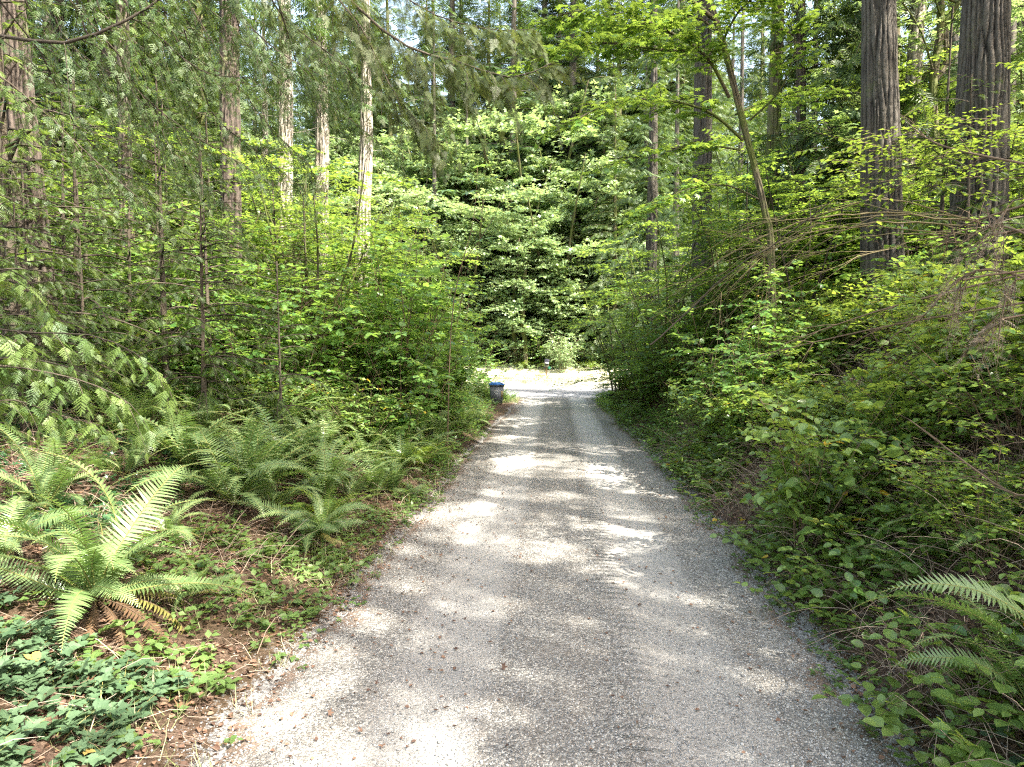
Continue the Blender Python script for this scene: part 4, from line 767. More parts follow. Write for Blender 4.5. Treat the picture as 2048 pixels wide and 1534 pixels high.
hf(470, 1020, "upright sword fern left of the driveway, behind the largest fern", 20, 1.3, 2, 5, tilt=.12)
hf(640, 1090, "sunlit sword fern beside the driveway edge with fronds bending right", 24, .95, 3, 6)
hf(90, 1030, "shaded sword fern directly behind the largest fern at the left edge", 18, 1.0, 4, 2)
hf(545, 1030, "small glossy fern between the upright fern and the sunlit fern", 13, .8, 5, 1)
hf(850, 915, "low dark fern clump leaning to the driveway edge", 16, .95, 6, 2)
hf(440, 800, "dark fern high on the left bank below hemlock branches", 18, 1.2, 7, 3)
hf(770, 870, "leafy fern in the middle of the left bank", 18, 1.25, 8, 2)
hf(860, 830, "fern with long fronds arching toward the driveway, second along the edge", 20, 1.35, 9, 2)
hf(320, 900, "half hidden fern under the pale cedar sprays", 14, .95, 10, 2)
hf(1835, 1185, "small fern with two bright fronds pointing up left on the right bank", 5, .62, 11, 0, az=[75, 60, 88, 20, 130], tilt=.25, group=None)
hf(2010, 1120, "fern at the right edge with pale drooping fronds", 9, .75, 12, 2, group=None)
hf(2060, 1440, "fern at the lower right corner with one long blue green frond to the left", 5, .85, 13, 0, az=[82, 60, 110, 150, 30], tilt=.1, group=None)
hf(1740, 1130, "small fern among salal leaves right of the driveway", 6, .5, 14, 0, group=None)
hf(1870, 800, "dark fern half hidden high on the right bank", 11, .7, 15, 0, group=None)
hf(2120, 1395, "fern cut by the right edge whose long single frond reaches toward the driveway", 3, 1.15, 17, 0, az=[84, 96, 70], tilt=.06, group=None)
hf(1900, 1090, "fern with drooping blue green fronds above the two bright fronds", 7, .8, 18, 0, group=None)
hf(1255, 815, "small fern at the right driveway edge near the paved road", 12, .6, 16, 0, group=None)
rg = rng(610)
GFn = "sword ferns along the left bank"
for k, (px, py, sc, nf, lb) in enumerate(((330, 1090, .7, 10, "small fern squeezed between the largest fern and the sunlit fern"), (20, 1130, .9, 12, "fern cut by the left edge beside the largest fern"), (700, 1000, .75, 13, "low fern above the sunlit fern"), (250, 960, .9, 14, "fern behind the largest fern, under the cedar sprays"), (600, 930, .9, 14, "fern right of the upright fern, higher on the bank"), (820, 1000, .45, 9, "tiny fern at the left driveway edge"), (380, 1210, .5, 8, "small fern at the right foot of the largest fern"), (930, 860, .8, 15, "fern leaning over the left driveway edge, farther along"))):
    hf(px, py, lb, nf, sc, 40 + k, 3)
rg = rng(611)
for k in range(120):
    y = 7.2 + 21.8 * rg.random() ** 1.3; x = -half_w(y, -1) - rg.uniform(.5, 1.1 + (29 - y) * .06 + 2.4 * (k % 3)); me = fcl[k % 3]
    if hides_bin(x, y, .75) and y > 17: x -= .9
    if hides_bin(x, y, .75) and y > 17: continue
    put_shrub("sword_fern", me, x, y, "arching sword fern on the left", "fern", GFn, rg.uniform(.8, 1.35))
for k in range(16):
    y = rg.uniform(13, 29); put_shrub("sword_fern", fcl[k % 2], half_w(y, 1) + rg.uniform(.6, 3), y, "half covered sword fern on the right", "fern", "ferns on the far right bank", rg.uniform(.5, .9))
for k in range(30):
    y = rg.uniform(46, 50.5); put_shrub("sword_fern", fcl[2], -8 + 15 * (k + rg.random()) / 30, y, "sunlit fern behind the verge", "fern", "sunlit ferns behind the verge", rg.uniform(.9, 1.5))

# ------------------------------------------------------------------ undergrowth: bushes, young hemlocks, vine maples
rg = rng(701)
def clear(x, y, m=.9): return abs(x) > half_w(y, x) + m and not (28.5 < y < 46)
GL, GR = "bushes on the left bank", "bushes on the right bank"
k = 0
while k < 135:
    y = 8.5 + 20.5 * rg.random() ** .8; s_ = rg.choice([-1, 1]); x = s_ * (half_w(y, s_) + .9 + 11 * rg.random() ** 1.4 * (.35 + y / 30))
    if s_ < 0 and y < 11: continue
    if s_ > 0 and y < 10 and x < 6: continue
    if hides_bin(x, y, .95): continue
    me = (shA, shB, shD, shA, shC if abs(x) > 3.8 else shB)[k % 5]
    put_shrub("leafy_bush", me, x, y, "%s on the %s bank"  % (("bushy hazel", "low glossy bush", "short bright herb bush", "bushy hazel", "tall upright hazel" if abs(x) > 3.8 else "low glossy bush")[k % 5], "left" if s_ < 0 else "right"), "bush", GL if s_ < 0 else GR, rg.uniform(.7, 1.15)); k += 1
for k in range(44):
    y = rg.uniform(8, 28); s_ = -1 if k % 3 else 1; x = s_ * (half_w(y, s_) + rg.uniform(3.0, 10)) * (1 if s_ < 0 else 1.1)
    if hides_bin(x, y, 1.6): continue
    put_tree("young_hemlock", (hemS, hemT)[k % 2], x, y, "young feathery hemlock on the %s" % ("left" if s_ < 0 else "right"), "tree", "young hemlocks on the %s" % ("left" if s_ < 0 else "right"), rg.uniform(.7, 1.25))
for px, Y, sc, lb, me in ((170, 8.6, .85, "feathery young hemlock in front of the reddish trunk", hemT), (330, 9.5, .95, "feathery young hemlock with drooping twigs left of the ferns", hemS), (560, 10.0, .72, "thin crooked hemlock sapling above the upright fern", hemT), (60, 7.6, .8, "dark hemlock sapling at the left edge", hemT), (420, 11.5, .9, "bushy young hemlock below the dark brown trunk", hemS)):
    put_tree("young_hemlock", me, P(px, 690, Y)[0], Y, lb, "tree", None, sc)
for k in range(34):
    y = rg.uniform(12, 28); s_ = 1 if k % 2 else -1; x = s_ * (half_w(y, s_) + rg.uniform(2.6, 12))
    if hides_bin(x, y, 1.9): continue
    put_tree("vine_maple", (vinA, vinB)[k % 2], x, y, "slender vine maple on the %s" % ("left" if s_ < 0 else "right"), "tree", "vine maples on the %s" % ("left" if s_ < 0 else "right"), rg.uniform(.75, 1.15))
for k, (px, Y, sc, q) in enumerate(((-60, 6.4, .8, 0), (40, 7.2, .7, 1), (130, 10.5, .9, 0), (260, 11.5, .9, 0), (90, 12, 1.2, 0), (430, 15, 1.1, 0), (560, 15, 1.0, 0), (190, 13.5, 1.2, 1), (-40, 9.5, 1.3, 1))):
    put_tree("young_hemlock", (hemS, hemT)[q], P(px, 690, Y)[0], Y, "dense young hemlock in the left thicket", "tree", "young hemlocks in the left thicket", sc)
for k, (px, Y, sc, me) in enumerate(((300, 10.5, .9, shA), (380, 9.6, .8, shA), (220, 9.0, .9, shB), (480, 11.2, 1.0, shA), (540, 10.4, .8, shB), (340, 12.5, 1.1, shC), (440, 12.2, 1.0, shC), (150, 11.5, 1.0, shA), (590, 11.4, .9, shA), (60, 10.2, 1.0, shA), (250, 14, 1.1, shC), (520, 13.6, 1.1, shC))):
    put_shrub("leafy_bush", me, P(px, 690, Y)[0], Y, "leafy bush between young hemlocks behind the left ferns", "bush", "bushes behind the left ferns", sc)
for k, (px, Y, sc, q) in enumerate(((1235, 24, .9, 0), (1290, 20, .9, 1), (1340, 17.5, .9, 0), (1400, 22, 1.1, 1), (1465, 15.5, .85, 0), (1330, 26, 1.2, 0), (1250, 27, 1.0, 1), (1600, 14, .9, 1), (1680, 17, 1.1, 0), (1540, 19, 1.1, 0), (1990, 15, 1.0, 1), (1840, 20, 1.2, 0))):
    put_tree("vine_maple", (vinA, vinB)[q], P(px, 690, Y)[0], Y, "light green vine maple on the right", "tree", "vine maples along the right edge", sc)
for k, (px, Y, sc, q) in enumerate(((880, 22, .9, 1), (820, 20, .9, 0), (820, 18, 1.0, 1), (720, 19, 1.0, 0), (640, 17, .9, 1), (560, 18, 1.1, 0))):
    put_tree("vine_maple", (vinA, vinB)[q], P(px, 690, Y)[0], Y, "light green vine maple on the left", "tree", "vine maples along the left edge", sc)
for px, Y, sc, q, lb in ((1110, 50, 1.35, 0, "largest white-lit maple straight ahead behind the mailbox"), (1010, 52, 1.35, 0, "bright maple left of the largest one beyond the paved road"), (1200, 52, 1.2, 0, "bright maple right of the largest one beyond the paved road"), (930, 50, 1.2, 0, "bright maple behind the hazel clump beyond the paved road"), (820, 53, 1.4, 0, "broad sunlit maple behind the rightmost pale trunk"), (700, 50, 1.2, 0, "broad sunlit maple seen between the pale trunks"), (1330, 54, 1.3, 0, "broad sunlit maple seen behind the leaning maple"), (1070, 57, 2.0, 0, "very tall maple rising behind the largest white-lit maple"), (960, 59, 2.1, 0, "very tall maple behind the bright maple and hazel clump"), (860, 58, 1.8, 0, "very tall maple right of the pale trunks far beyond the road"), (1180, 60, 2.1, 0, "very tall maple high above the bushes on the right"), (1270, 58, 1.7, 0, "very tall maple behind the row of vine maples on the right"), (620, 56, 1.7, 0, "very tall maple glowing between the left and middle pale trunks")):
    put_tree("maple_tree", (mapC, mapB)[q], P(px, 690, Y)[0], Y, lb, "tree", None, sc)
for px, Y, sc, lb in ((1228, 48.0, .95, "dark drooping conifer just right of the largest white-lit maple"), (1310, 49.5, 1.15, "dark drooping conifer behind the far end of the right bank"), (1400, 50, 1.2, "dark drooping conifer seen left of the leaning maple"), (1085, 53.5, .5, "low dark conifer behind the mailbox"), (985, 50.5, .6, "low dark conifer behind the recycling bin")):
    put_tree("fir_tree", (hemD, hemE)[px % 2], P(px, 690, Y)[0], Y, lb, "tree", None, sc)
for px, Y in ((1080, 62), (1140, 60), (1240, 55), (1290, 58), (1190, 64), (1030, 63), (1350, 56), (975, 61), (900, 60), (850, 65), (790, 60), (1400, 62), (740, 63), (680, 60), (1110, 70), (1000, 72), (1220, 72), (930, 70), (870, 74), (1160, 76), (1060, 78)):
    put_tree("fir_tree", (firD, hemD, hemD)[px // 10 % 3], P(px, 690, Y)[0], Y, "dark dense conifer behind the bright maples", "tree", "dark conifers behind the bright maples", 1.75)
# ------------------------------------------------------------------ woods beside and beyond
rg = rng(801)
def far_ok(x, y): return not (28 < y < 46.5) and abs(x) > 5.2
spots = []
def scatter(n, x0, x1, y0, y1, dmin, ok):
    out = []; tr = 0
    while len(out) < n and tr < n * 60:
        tr += 1; x, y = rg.uniform(x0, x1), rg.uniform(y0, y1)
        if not ok(x, y) or any((x - a) ** 2 + (y - b_) ** 2 < dmin ** 2 for a, b_ in spots): continue
        spots.append((x, y)); out.append((x, y))
    return out
for k, (x, y) in enumerate(scatter(30, -34, -7.5, 17, 28, 2.2, lambda x, y: x > -1.05 * y and not 400 < 1110 + 1365 * x / y < 830)):
    put_tree("fir_tree", (firD, hemD, firB, hemE)[k % 4], x, y, "tall conifer left of the driveway", "tree", "conifers in the woods on the left", rg.uniform(.8, 1.1))
for k, (x, y) in enumerate(scatter(8, 8, 30, 17, 28, 2.6, lambda x, y: x < .9 * y + 3)):
    put_tree("fir_tree", (firA, hemE, hemD)[k % 3], x, y, "tall conifer right of the driveway", "tree", "conifers in the woods on the right", rg.uniform(.75, 1.0))
for k, (x, y) in enumerate(scatter(10, 7, 26, 16, 27, 2.4, lambda x, y: x < .9 * y)):
    put_tree("maple_tree", (mapB, mapA)[k % 2], x, y, "bright green maple right of the driveway", "tree", "maples in the woods on the right", rg.uniform(.6, .9))
for k, (x, y) in enumerate(scatter(6, -24, -9, 16, 27, 2.4, lambda x, y: x > -1.0 * y)):
    put_tree("maple_tree", (mapB, mapA)[k % 2], x, y, "bright green maple left of the driveway", "tree", "maples in the woods on the left", rg.uniform(.6, .85))
for k, (x, y) in enumerate(scatter(34, -44, 40, 48.5, 57, 2.6, lambda x, y: x > -.9 * y and abs(x + .2) > .6)):
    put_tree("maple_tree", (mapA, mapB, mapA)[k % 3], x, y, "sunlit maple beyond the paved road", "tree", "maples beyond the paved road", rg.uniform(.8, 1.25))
for k, (x, y) in enumerate(scatter(95, -75, 66, 50.5, 84, 2.7, lambda x, y: True)):
    put_tree("fir_tree", (firD, hemD, hemE, hemD, firD)[k % 5], x, y, "tall conifer beyond the paved road", "tree", "conifers beyond the paved road", rg.uniform(1.1, 1.6))
for k, (x, y) in enumerate(scatter(56, -100, 92, 84, 118, 4.2, lambda x, y: True)):
    put_tree("fir_tree", (hemD, hemD, hemE, firD)[k % 4], x, y, "distant conifer beyond the paved road", "tree", "distant conifers beyond the paved road", rg.uniform(1.7, 2.3))
for k in range(60):
    x = -22 + 40 * (k + rg.random()) / 60; y = rg.uniform(46.5, 51)
    put_shrub("leafy_bush", (shP, shA, shP)[k % 3], x, y, "sunlit bush behind the verge", "bush", "sunlit bushes behind the verge", rg.uniform(.8, 1.4))
p = P(1125, 690, 45.2); put_shrub("leafy_bush", shP, p[0], 45.2, "tall pale sunlit bush just right of the mailbox", "bush", None, (1.0, 1.0, 1.7))
# unseen trees added around and behind the camera to shade the driveway
OFF = [(8.5, -1.0, 0), (12.5, 2.5, 1), (10.5, 7.5, 0), (7.4, 4.4, 1), (11.8, -2.2, 1), (14.5, 1.2, 0), (13.2, -4.6, 0), (14.5, -3.5, 0), (9.5, -6, 1), (16, 6, 0), (-8, -3, 0), (-10, 1.5, 1), (-5, -8, 0), (5, -11, 1), (19, 1, 1), (-13, 6, 0), (22, -5, 0)]
for k, (x, y, q) in enumerate(OFF):
    put_tree("fir_tree", (firA, firB)[q], x, y, "unseen tall fir added to shade the near driveway", "tree", "unseen firs added for shade on the near driveway", .95 + .1 * (k % 3))
for k, (x, y) in enumerate(((8.4, -1.6), (16, 13.5))):  # out of view, added for their leaf shadows
    put_tree("maple_tree", mapB, x, y, "unseen bigleaf maple added to shade the right bank", "tree", "unseen maples added for shade on the right bank", .9 + .1 * k)

# ------------------------------------------------------------------ ground cover (nobody could count it)
rg = rng(901)
def samp(n, x0, x1, y0, y1, dens, side):
    y = rg.uniform(y0, y1, n); s = x0 + (x1 - x0) * rg.random(n); x = side * (half_w(y, side) + s); keep = rg.random(n) < dens(x, y, s); keep &= ~((x < 0) & (y > 18) & (y < 26.8) & (1110 + 1365 * x / y > 972)); return x[keep], y[keep], s[keep]
def cover(name, label, x, y, hgt, nl, tmpl, size, leafm, stemm, lean=.8, rad=.0022, flat=.3, bend=.25, zoff=-.02, up=.55):
    n = len(x); g = Geo(); a = rg.uniform(0, 6.283, n); base = np.stack([x, y, H(x, y) + zoff], -1)
    D = np.stack([np.cos(a) * lean, np.sin(a) * lean, rg.uniform(up, up + .7, n)], -1)
    sprigs(g, base, D, hgt * rg.uniform(.45, 1.2, n), nl, tmpl, size, rg, bend, 0, 1, rad, flat=flat, tint=vn1(x * 1.3, y * 1.3) * .7 + .3 * rg.random(n))
    return link(name, g.mesh(name, [stemm, leafm]), None, kind="stuff", label=label, category="ground cover")
pat = lambda x, y, f=1.1: sstep(.30, .62, vn3(x * f, y * f))
x, y, s = samp(13500, .12, 5.5, 2.0, 13, lambda x, y, s: (.12 + .88 * pat(x, y)) * np.interp(s, [0, .35, 1.0, 5.5], [.35, .6, 1, 1]), 1)
cover("salal_thicket", "glossy green salal leaves covering the right bank", x, y, .55, 8, OV8, .082, M['salal'], M['stem'])
x, y, s = samp(8500, .1, 6.5, 12, 29, lambda x, y, s: .35 + .65 * pat(x, y, .8), 1)
cover("leafy_thicket", "mixed green leaves covering the far right bank", x, y, .62, 8, OV4, .085, M['hazel'], M['stem'])
x, y, s = samp(5600, -.05, .7, 2.2, 29, lambda x, y, s: .35 * (1 - s / .8) + .25 * pat(x, y, 2), 1)
cover("roadside_herbs", "small bright herbs at the right driveway edge", x, y, .16, 6, OV4, .045, M['herb'], M['greenstem'], rad=.0014)
x, y, s = samp(5200, -.05, 1.0, 2.2, 29, lambda x, y, s: (.55 * pat(x, y, 1.6) + .06) * (.35 + .65 * sstep(6, 11, y)), -1)
cover("roadside_herbs", "small bright herbs at the left driveway edge", x, y, .15, 6, OV4, .045, M['herb'], M['greenstem'], rad=.0014)
x, y, s = samp(13000, .2, 7, 2.4, 13, lambda x, y, s: .06 + (.25 + .65 * sstep(6.5, 9.5, y)) * pat(x, y, 1.6) * sstep(4, 5.5, y), -1)
cover("forest_herbs", "scattered small green plants between the ferns on the left bank", x, y, .24, 6, OV4, .055, M['herb'], M['stem'], rad=.0016)
x, y, s = samp(8500, .3, 8, 11, 29, lambda x, y, s: .35 + .65 * pat(x, y, .8), -1)
cover("forest_herbs", "mixed green leaves covering the far left bank", x, y, .6, 8, OV4, .08, M['hazel'], M['stem'])
x, y, s = samp(1900, .5, 3.2, 1.9, 4.1, lambda x, y, s: .08 + .8 * pat(x, y, 2.8), -1)
cover("bramble_patch", "pale green trailing bramble leaves in the lower left corner", x, y, .24, 5, TRI3, .052, M['bramble'], M['greenstem'], rad=.0018)
x, y, s = samp(520, .35, 2.2, 2.0, 4.2, lambda x, y, s: .5 * pat(x, y, 2), 1)
cover("bramble_patch", "pale green bramble and snowberry leaves in the lower right corner", x, y, .26, 6, OV8, .062, M['bramble'], M['greenstem'], rad=.0018)
x, y, s = samp(700, .2, 1.7, 3.9, 7.5, lambda x, y, s: .05 + .8 * pat(x, y, 1.9), -1)
cover("forest_herbs", "patch of soft green leaves between the nearest ferns and the driveway", x, y, .26, 6, OVS, .06, M['herb'], M['greenstem'], rad=.0016)
x, y, s = samp(1500, 2.2, 5.4, 5.2, 8.5, lambda x, y, s: .15 + .8 * pat(x, y, 1.2), -1)
cover("ivy_patch", "dark glossy ivy leaves under the cedar sprays on the left", x, y, .2, 7, PALM5, .07, M['ivy'], M['stem'], flat=.5)
shS = shrub(36, 1.15, .75, 17, 8, .30, 8, OV8, .07, M['salal'], M['stem'], rad=.005, flat=.35, lo=.35)
shT = shrub(37, 1.35, .9, 15, 9, .36, 7, OV4, .062, M['fernbright'], M['stem'], rad=.005, flat=.3, lo=.4)
for k in range(84):
    y = 3.4 + 12.5 * rg.random(); d = .75 + 4.2 * rg.random() * (.6 + y / 20); sc = rg.uniform(.65, 1.25) * (1 if y > 5 else .7); tl = ("tall" if sc > 1 else ("knee high" if sc > .8 else "low")); yy = ", very near" if y < 6 else (", fairly near" if y < 10 else "")
    t = put_shrub("salal_bush" if k % 4 else "huckleberry_bush", shT if k % 4 == 0 else shS, half_w(y, 1) + d, y, "", "bush", "salal and huckleberry bushes on the right bank", sc, tilt=.25)
    t['label'] = zone((tl + " salal bush" if k % 4 else tl + " pale huckleberry bush") + yy, half_w(y, 1) + d, y, "g")
put_shrub("salal_bush", shS, P(1620, 690, 6.6)[0], 6.6, "tall sunlit bush of pale round leaves halfway up the right bank", "bush", None, (1.3, 1.3, 1.6))
n = 11500; x, y, s = samp(n, .3, 5.2, 2.6, 14, lambda x, y, s: .3 + .7 * pat(x, y, .9), 1); n = len(x); g = Geo(); a = rg.uniform(0, 6.283, n)
sprigs(g, np.stack([x, y, H(x, y)], -1), np.stack([np.cos(a) * .8, np.sin(a) * .8, rg.uniform(.2, 1.5, n)], -1), rg.uniform(.25, 1.1, n), 0, OV4, .05, rg, rg.uniform(.2, .9, n), 0, 0, .0024, npt=6); link("dead_stems", g.mesh("dead_stems", [M['twig']]), None, kind="stuff", label="tangle of dead brown stems through the right bank", category="twigs")
n = 1500; x, y, s = samp(n, .8, 5, 5.5, 14, lambda x, y, s: .3 + .7 * pat(x, y, .9), -1); n = len(x); g = Geo(); a = rg.uniform(0, 6.283, n)
sprigs(g, np.stack([x, y, H(x, y)], -1), np.stack([np.cos(a) * .8, np.sin(a) * .8, rg.uniform(.2, 1.5, n)], -1), rg.uniform(.25, 1.0, n), 0, OV4, .05, rg, rg.uniform(.2, .9, n), 0, 0, .0022, npt=6); link("dead_stems", g.mesh("dead_stems", [M['twig']]), None, kind="stuff", label="tangle of dead brown stems on the left bank", category="twigs")
# woods floor further out
for side, lab in ((-1, "left"), (1, "right")):
    x, y, s = samp(6500, 5.5, 24, 9, 29, lambda x, y, s: .4 + .6 * pat(x, y, .5), side)
    cover("forest_herbs", "green undergrowth deep in the %s woods" % lab, x, y, .8, 8, OV4, .11, M['hazel'], M['stem'], rad=.004)
n = 9000; x = rg.uniform(-40, 36, n); y = rg.uniform(46, 62, n); cover("forest_herbs", "sunlit undergrowth beyond the verge", x, y, .9, 8, OV4, .15, M['maplepale'], M['stem'], rad=.004)
n = 700; x = rg.uniform(-12, 12, n); y = 37.5 + .14 * x + 9 * rg.random(n) ** .7; cover("roadside_herbs", "scattered weeds on the sunlit verge", x, y, .3, 7, OV4, .07, M['herb'], M['twig'], rad=.004)
# grass on the verge and beside the driveway end
def grass(name, label, x, y, hgt, mat='grass', per=5):
    g = Geo(); n = len(x) * per; x = np.repeat(x, per) + rg.normal(0, .03, n); y = np.repeat(y, per) + rg.normal(0, .03, n); a = rg.uniform(0, 6.283, n)
    d = np.stack([np.cos(a) * .8, np.sin(a) * .8, np.ones(n)], -1); up = np.stack([np.cos(a), np.sin(a), 0 * a], -1); h = hgt * rg.uniform(.4, 1.2, n)
    Mx = frames(d, up + .01) * h[:, None, None]; Mx[:, :, 0] = nrm(Mx[:, :, 0]) * (.0045 * (1 + h / .3))[:, None]
    g.inst(T([(-.5, 0, 0), (.5, 0, 0), (.25, .6, .08), (-.25, .6, .08), (0, 1, -.12)], [(0, 1, 2), (0, 2, 3), (3, 2, 4)]), np.stack([x, y, H(x, y) - .01], -1), Mx, 0, rg.random(n))
    return link(name, g.mesh(name, [M[mat]]), None, kind="stuff", label=label, category="grass")
n = 9000; x = rg.uniform(-16, 14, n); y = 36.2 + .14 * x + rg.random(n) ** .8 * 10; k_ = rg.random(n) < .25 + .75 * sstep(0, 6, y - 37 - .14 * x); grass("grass", "sunlit dry grass on the verge beyond the paved road", x[k_], y[k_], .28)
x, y, s = samp(1100, -.05, .8, 2.0, 12, lambda x, y, s: .22 * pat(x, y, 3), -1); grass("grass", "sparse grass blades at the left driveway edge", x, y, .2)
x, y, s = samp(1600, .0, 1.2, 20, 29.3, lambda x, y, s: .8, -1); grass("grass", "grass beside the left end of the driveway", x, y, .22)
# litter, twigs, loose stones
def flat_scatter(name, label, x, y, tmpl, size, mats, dz=.012, tiltn=.35, cat="litter", curl=1.0, kind="stuff", z=None):
    n = len(x); g = Geo(); a = rg.uniform(0, 6.283, n); up = nrm(np.stack([rg.normal(0, tiltn, n), rg.normal(0, tiltn, n), np.ones(n)], -1))
    Mx = frames(np.stack([np.cos(a), np.sin(a), rg.normal(0, .15, n)], -1), up) * (size * rg.uniform(.5, 1.25, n))[:, None, None]
    g.inst(tmpl, np.stack([x, y, (H(x, y) if z is None else z) + dz], -1), Mx, 0, rg.random(n)); return link(name, g.mesh(name, mats), None, kind=kind, label=label, category=cat)
PALM5C = (PALM5[0] * np.array([1, 1, 1], np.float32) + np.stack([0 * PALM5[0][:, 0], 0 * PALM5[0][:, 0], 1.6 * PALM5[0][:, 0] ** 2 + .5 * (PALM5[0][:, 1] - .4) ** 2], -1).astype(np.float32), PALM5[1])
CURL = fan([(0, 0, 0), (.26, .16, .14), (.37, .42, .20), (.25, .76, .15), (0, 1, -.02), (-.25, .76, .15), (-.37, .42, .22), (-.26, .16, .12)], (0, .5, -.05))
for side, lab in ((-1, "left"), (1, "right")):
    x, y, s = samp(34000, .0, 5.5, 2.0, 14, lambda x, y, s: np.interp(y, [2, 14], [1, .5]) * np.interp(s, [0, .15, .6], [.15, .6, 1]), side)
    flat_scatter("fallen_leaves", "brown fallen leaves covering the %s bank" % lab, x, y, CURL, .038, [M['litter']], tiltn=.5)
    x, y, s = samp(480, .2, 5.0, 2.2, 12, lambda x, y, s: .6 + 0 * x, side); flat_scatter("fallen_leaves", "larger withered maple leaves on the %s bank" % lab, x, y, PALM5C, .10, [M['deadleaf']], .03, .8)
    n = 10000; x, y, s = samp(n, .05, 5.5, 2.0, 14, lambda x, y, s: np.interp(s, [0, .3, 1], [.2, .6, 1]), side); g = Geo(); a = rg.uniform(0, 6.283, len(x)); k2 = rg.random(len(x)) < (.45 if side > 0 else .2)
    D = np.stack([np.cos(a), np.sin(a), np.where(k2, rg.uniform(.1, 1.6, len(x)), rg.normal(.05, .08, len(x)))], -1); L = np.where(k2, rg.uniform(.15, .6, len(x)), rg.uniform(.05, .35, len(x)))
    sprigs(g, np.stack([x, y, H(x, y) + .012], -1), D, L, 0, OV4, .05, rg, np.where(k2, .5, .05), 0, 0, .0019, npt=4); link("fallen_twigs", g.mesh("fallen_twigs", [M['twig']]), None, kind="stuff", label="dead brown twigs littering the %s bank" % lab, category="twigs")
def rock(n=1):
    V = np.array([(0, 0, .55), (.5, 0, .1), (.2, .48, .15), (-.4, .35, .12), (-.48, -.25, .1), (.15, -.5, .13), (.3, .1, -.3), (-.2, .2, -.3), (-.1, -.3, -.3)], np.float32)
    return (V, np.array([(0, 1, 2), (0, 2, 3), (0, 3, 4), (0, 4, 5), (0, 5, 1), (1, 6, 2), (2, 6, 7), (2, 7, 3), (3, 7, 4), (4, 7, 8), (4, 8, 5), (5, 8, 6), (5, 6, 1), (6, 8, 7)], np.int32))
RK = rock(); n = 60000; y = 2.3 + 10.5 * rg.random(n) ** 1.7; u = rg.uniform(-1, 1, n); x = u * half_w(y, u) + np.sign(u) * .55 * rg.random(n) ** 3
wr = np.exp(-((x + .8) / .35) ** 4) + np.exp(-((x - .92) / .35) ** 4); k_ = rg.random(n) < (1 - .8 * wr * sstep(3.5, 7, y)); x, y = x[k_], y[k_]; n = len(x)
a = rg.uniform(0, 6.283, n); g = Geo(); Mx = frames(np.stack([np.cos(a), np.sin(a), rg.normal(0, .3, n)], -1), np.stack([rg.normal(0, .3, n), rg.normal(0, .3, n), np.ones(n)], -1))
sz = .0105 * rg.uniform(.5, 1.5, n) * np.where(rg.random(n) < .04, 1.6, 1); Mx = Mx * sz[:, None, None] * np.array([1, 1.2, .7])[None, None]
g.inst(RK, np.stack([x, y, np.maximum(drive_z(x, y), H(x, y) - .0) + sz * .12], -1), Mx, 0, rg.random(n)); link("gravel", g.mesh("gravel", [M['stone']], smooth=False), None, kind="stuff", label="loose grey stones on the driveway", category="gravel")
n = 70; y = 2.4 + 9 * rg.random(n); u = np.where(rg.random(n) < .7, -1, 1) * (1 - rg.random(n) ** 2 * .8); x = u * half_w(y, u); flat_scatter("fallen_leaves", "curled brown maple leaves lying on the gravel", x, y, PALM5C, .055, [M['litter']], .015, .7, z=drive_z(x, y))
n = 1500; y = rg.uniform(2.3, 14, n); u = np.where(rg.random(n) < .6, -1, 1) * (1.05 - rg.random(n) ** 2.6 * .95); x = u * half_w(y, u); flat_scatter("fallen_leaves", "small brown scraps lying on the gravel", x, y, CURL, .03, [M['litter']], .012, .3, z=drive_z(x, y))

# ------------------------------------------------------------------ mailbox post and recycling bin
MM = dict(dark=plain("black_metal", (.035, .035, .05), .4), olive=plain("dark_olive_metal", (.06, .065, .045), .5), white=plain("white_plate", (.42, .42, .42), .5), green=plain("green_plastic", (.01, .10, .055), .4), wood=plain("weathered_wood", (.30, .20, .10), .8),
          grey=plain("grey_plastic", (.13, .14, .16), .45), blue=plain("blue_plastic", (.03, .12, .36), .35), yellow=plain("yellow_strip", (.6, .45, .15), .5), rubber=plain("black_rubber", (.02, .02, .02), .7), metal=plain("steel", (.4, .4, .42), .35))
def part(name, parent, mat, fn, label=None):
    g = Geo(); fn(g); o = link(name, g.mesh(name, [MM[mat]], smooth=False), parent); 
    if label: o['label'] = label
    return o
p = P(1093, 757, 44); t = thing("mailbox", "dark round topped mailbox on a short wooden post at the far verge", "mailbox", (p[0], 44, float(H(p[0], 44))), .12)
def dome(g, c, w_, h, d, n=9):
    pr = [(-w_ / 2, 0), (w_ / 2, 0)] + [(w_ / 2 * math.cos(a), h - w_ / 2 + w_ / 2 * math.sin(a)) for a in np.linspace(0, math.pi, n)]; m = len(pr); cx = np.mean(pr, 0)
    V = [(x + c[0], c[1] - d / 2, z + c[2]) for x, z in pr] + [(x + c[0], c[1] + d / 2, z + c[2]) for x, z in pr] + [(c[0], c[1] - d / 2, c[2] + h / 2), (c[0], c[1] + d / 2, c[2] + h / 2)]
    g.add(V, [(i, (i + 1) % m, 2 * m) for i in range(m)] + [((i + 1) % m + m, i + m, 2 * m + 1) for i in range(m)]); g.add(V, [(i, i + m, (i + 1) % m + m, (i + 1) % m) for i in range(m)])
part("post", t, 'wood', lambda g: box(g, (0, .05, .15), (.09, .09, .9), bev=.01))
part("lower_box", t, 'olive', lambda g: box(g, (0, 0, .69), (.24, .34, .22), bev=.015))
mb = part("box", t, 'dark', lambda g: dome(g, (0, 0, .803), .27, .33, .46)); part("door", mb, 'dark', lambda g: (dome(g, (0, -.236, .81), .25, .31, .012), box(g, (0, -.25, 1.06), (.05, .02, .03), bev=.005)))
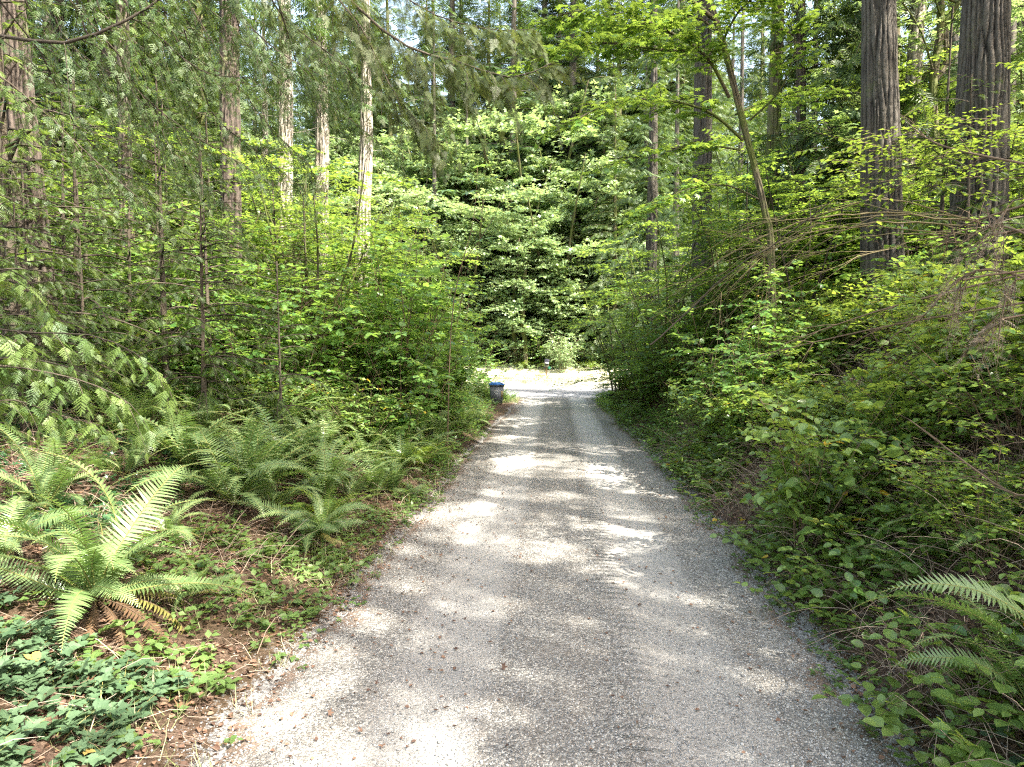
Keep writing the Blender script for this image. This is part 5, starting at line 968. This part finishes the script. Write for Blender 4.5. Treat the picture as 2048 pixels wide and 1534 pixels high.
part("nameplate", mb, 'white', lambda g: box(g, (0, -.246, .86), (.21, .006, .09))); part("flag", mb, 'metal', lambda g: (box(g, (.142, -.1, .98), (.01, .03, .2)), box(g, (.142, -.06, 1.06), (.01, .1, .06))))
part("newspaper_tube", t, 'green', lambda g: (dome(g, (.17, -.02, .50), .15, .15, .36), box(g, (.17, -.203, .51), (.10, .006, .10)))); part("bracket", t, 'dark', lambda g: (box(g, (-.13, 0, .565), (.15, .1, .08), bev=.01), box(g, (.06, .02, .56), (.10, .04, .03))))
p = P(993, 690, 26); t = thing("recycling_bin", "grey wheeled bin with a blue lid at the left end of the driveway", "bin", (p[0], 26, float(H(p[0], 26)) * 0 + .03), .18, .88)
def tbox(g, z0, z1, a, b_, c, d): 
    V = [(sx_ * w2, sy_ * d2, z) for z, w2, d2 in ((z0, a / 2, b_ / 2), (z1, c / 2, d / 2)) for sx_, sy_ in ((-1, -1), (1, -1), (1, 1), (-1, 1))]; g.add(V, [(3, 2, 1, 0), (4, 5, 6, 7), (0, 1, 5, 4), (1, 2, 6, 5), (2, 3, 7, 6), (3, 0, 4, 7)])
bd = part("body", t, 'grey', lambda g: (tbox(g, .06, .84, .46, .50, .58, .66), tbox(g, .80, .86, .62, .70, .62, .70)))
part("lid", t, 'blue', lambda g: (tbox(g, .862, .90, .66, .74, .64, .72), tbox(g, .902, .95, .60, .66, .40, .46))); part("handle", t, 'grey', lambda g: g.tubes(np.array([[(-.25, .40, .84), (0, .42, .86), (.25, .40, .84)]], float), .018, 8))
for s_ in (-1, 1): part("wheel", t, 'rubber', lambda g: g.tubes(np.array([[(s_ * .24 - .03, .22, .10), (s_ * .24 + .03, .22, .10)]], float), .10, 16))
part("reflective_strip", bd, 'yellow', lambda g: (box(g, (.20, -.30, .55), (.035, .012, .44)), box(g, (.245, -.30, .55), (.012, .012, .44))))
for dx, dy, sc in ((-.35, -1.2, .6), (.1, -1.6, .42), (-.9, -2.0, .8)):
    put_shrub("sword_fern", fcl[0], p[0] + dx, 26 + dy, "small fern growing in front of the recycling bin", "fern", "ferns in front of the recycling bin", sc)
def emblem(g):                                       # three chasing arrows in a ring
    for k in range(3):
        a0 = k * 2.094; an = np.linspace(a0, a0 + 1.35, 7); V = []
        for a in an: V += [(.085 * math.cos(a) - .04, -.312, .085 * math.sin(a) + .55), (.055 * math.cos(a) - .04, -.312, .055 * math.sin(a) + .55)]
        g.add(V, [(2 * i, 2 * i + 1, 2 * i + 3, 2 * i + 2) for i in range(6)]); e = a0 + 1.35
        g.add([(.105 * math.cos(e) - .04, -.312, .105 * math.sin(e) + .55), (.035 * math.cos(e) - .04, -.312, .035 * math.sin(e) + .55), (.07 * math.cos(e + .5) - .04, -.312, .07 * math.sin(e + .5) + .55)], [(0, 1, 2)])
part("emblem", bd, 'white', emblem, "white three arrow recycling emblem")
print("objects", len(bpy.data.objects), "tris", sum(len(m.polygons) for m in bpy.data.meshes))
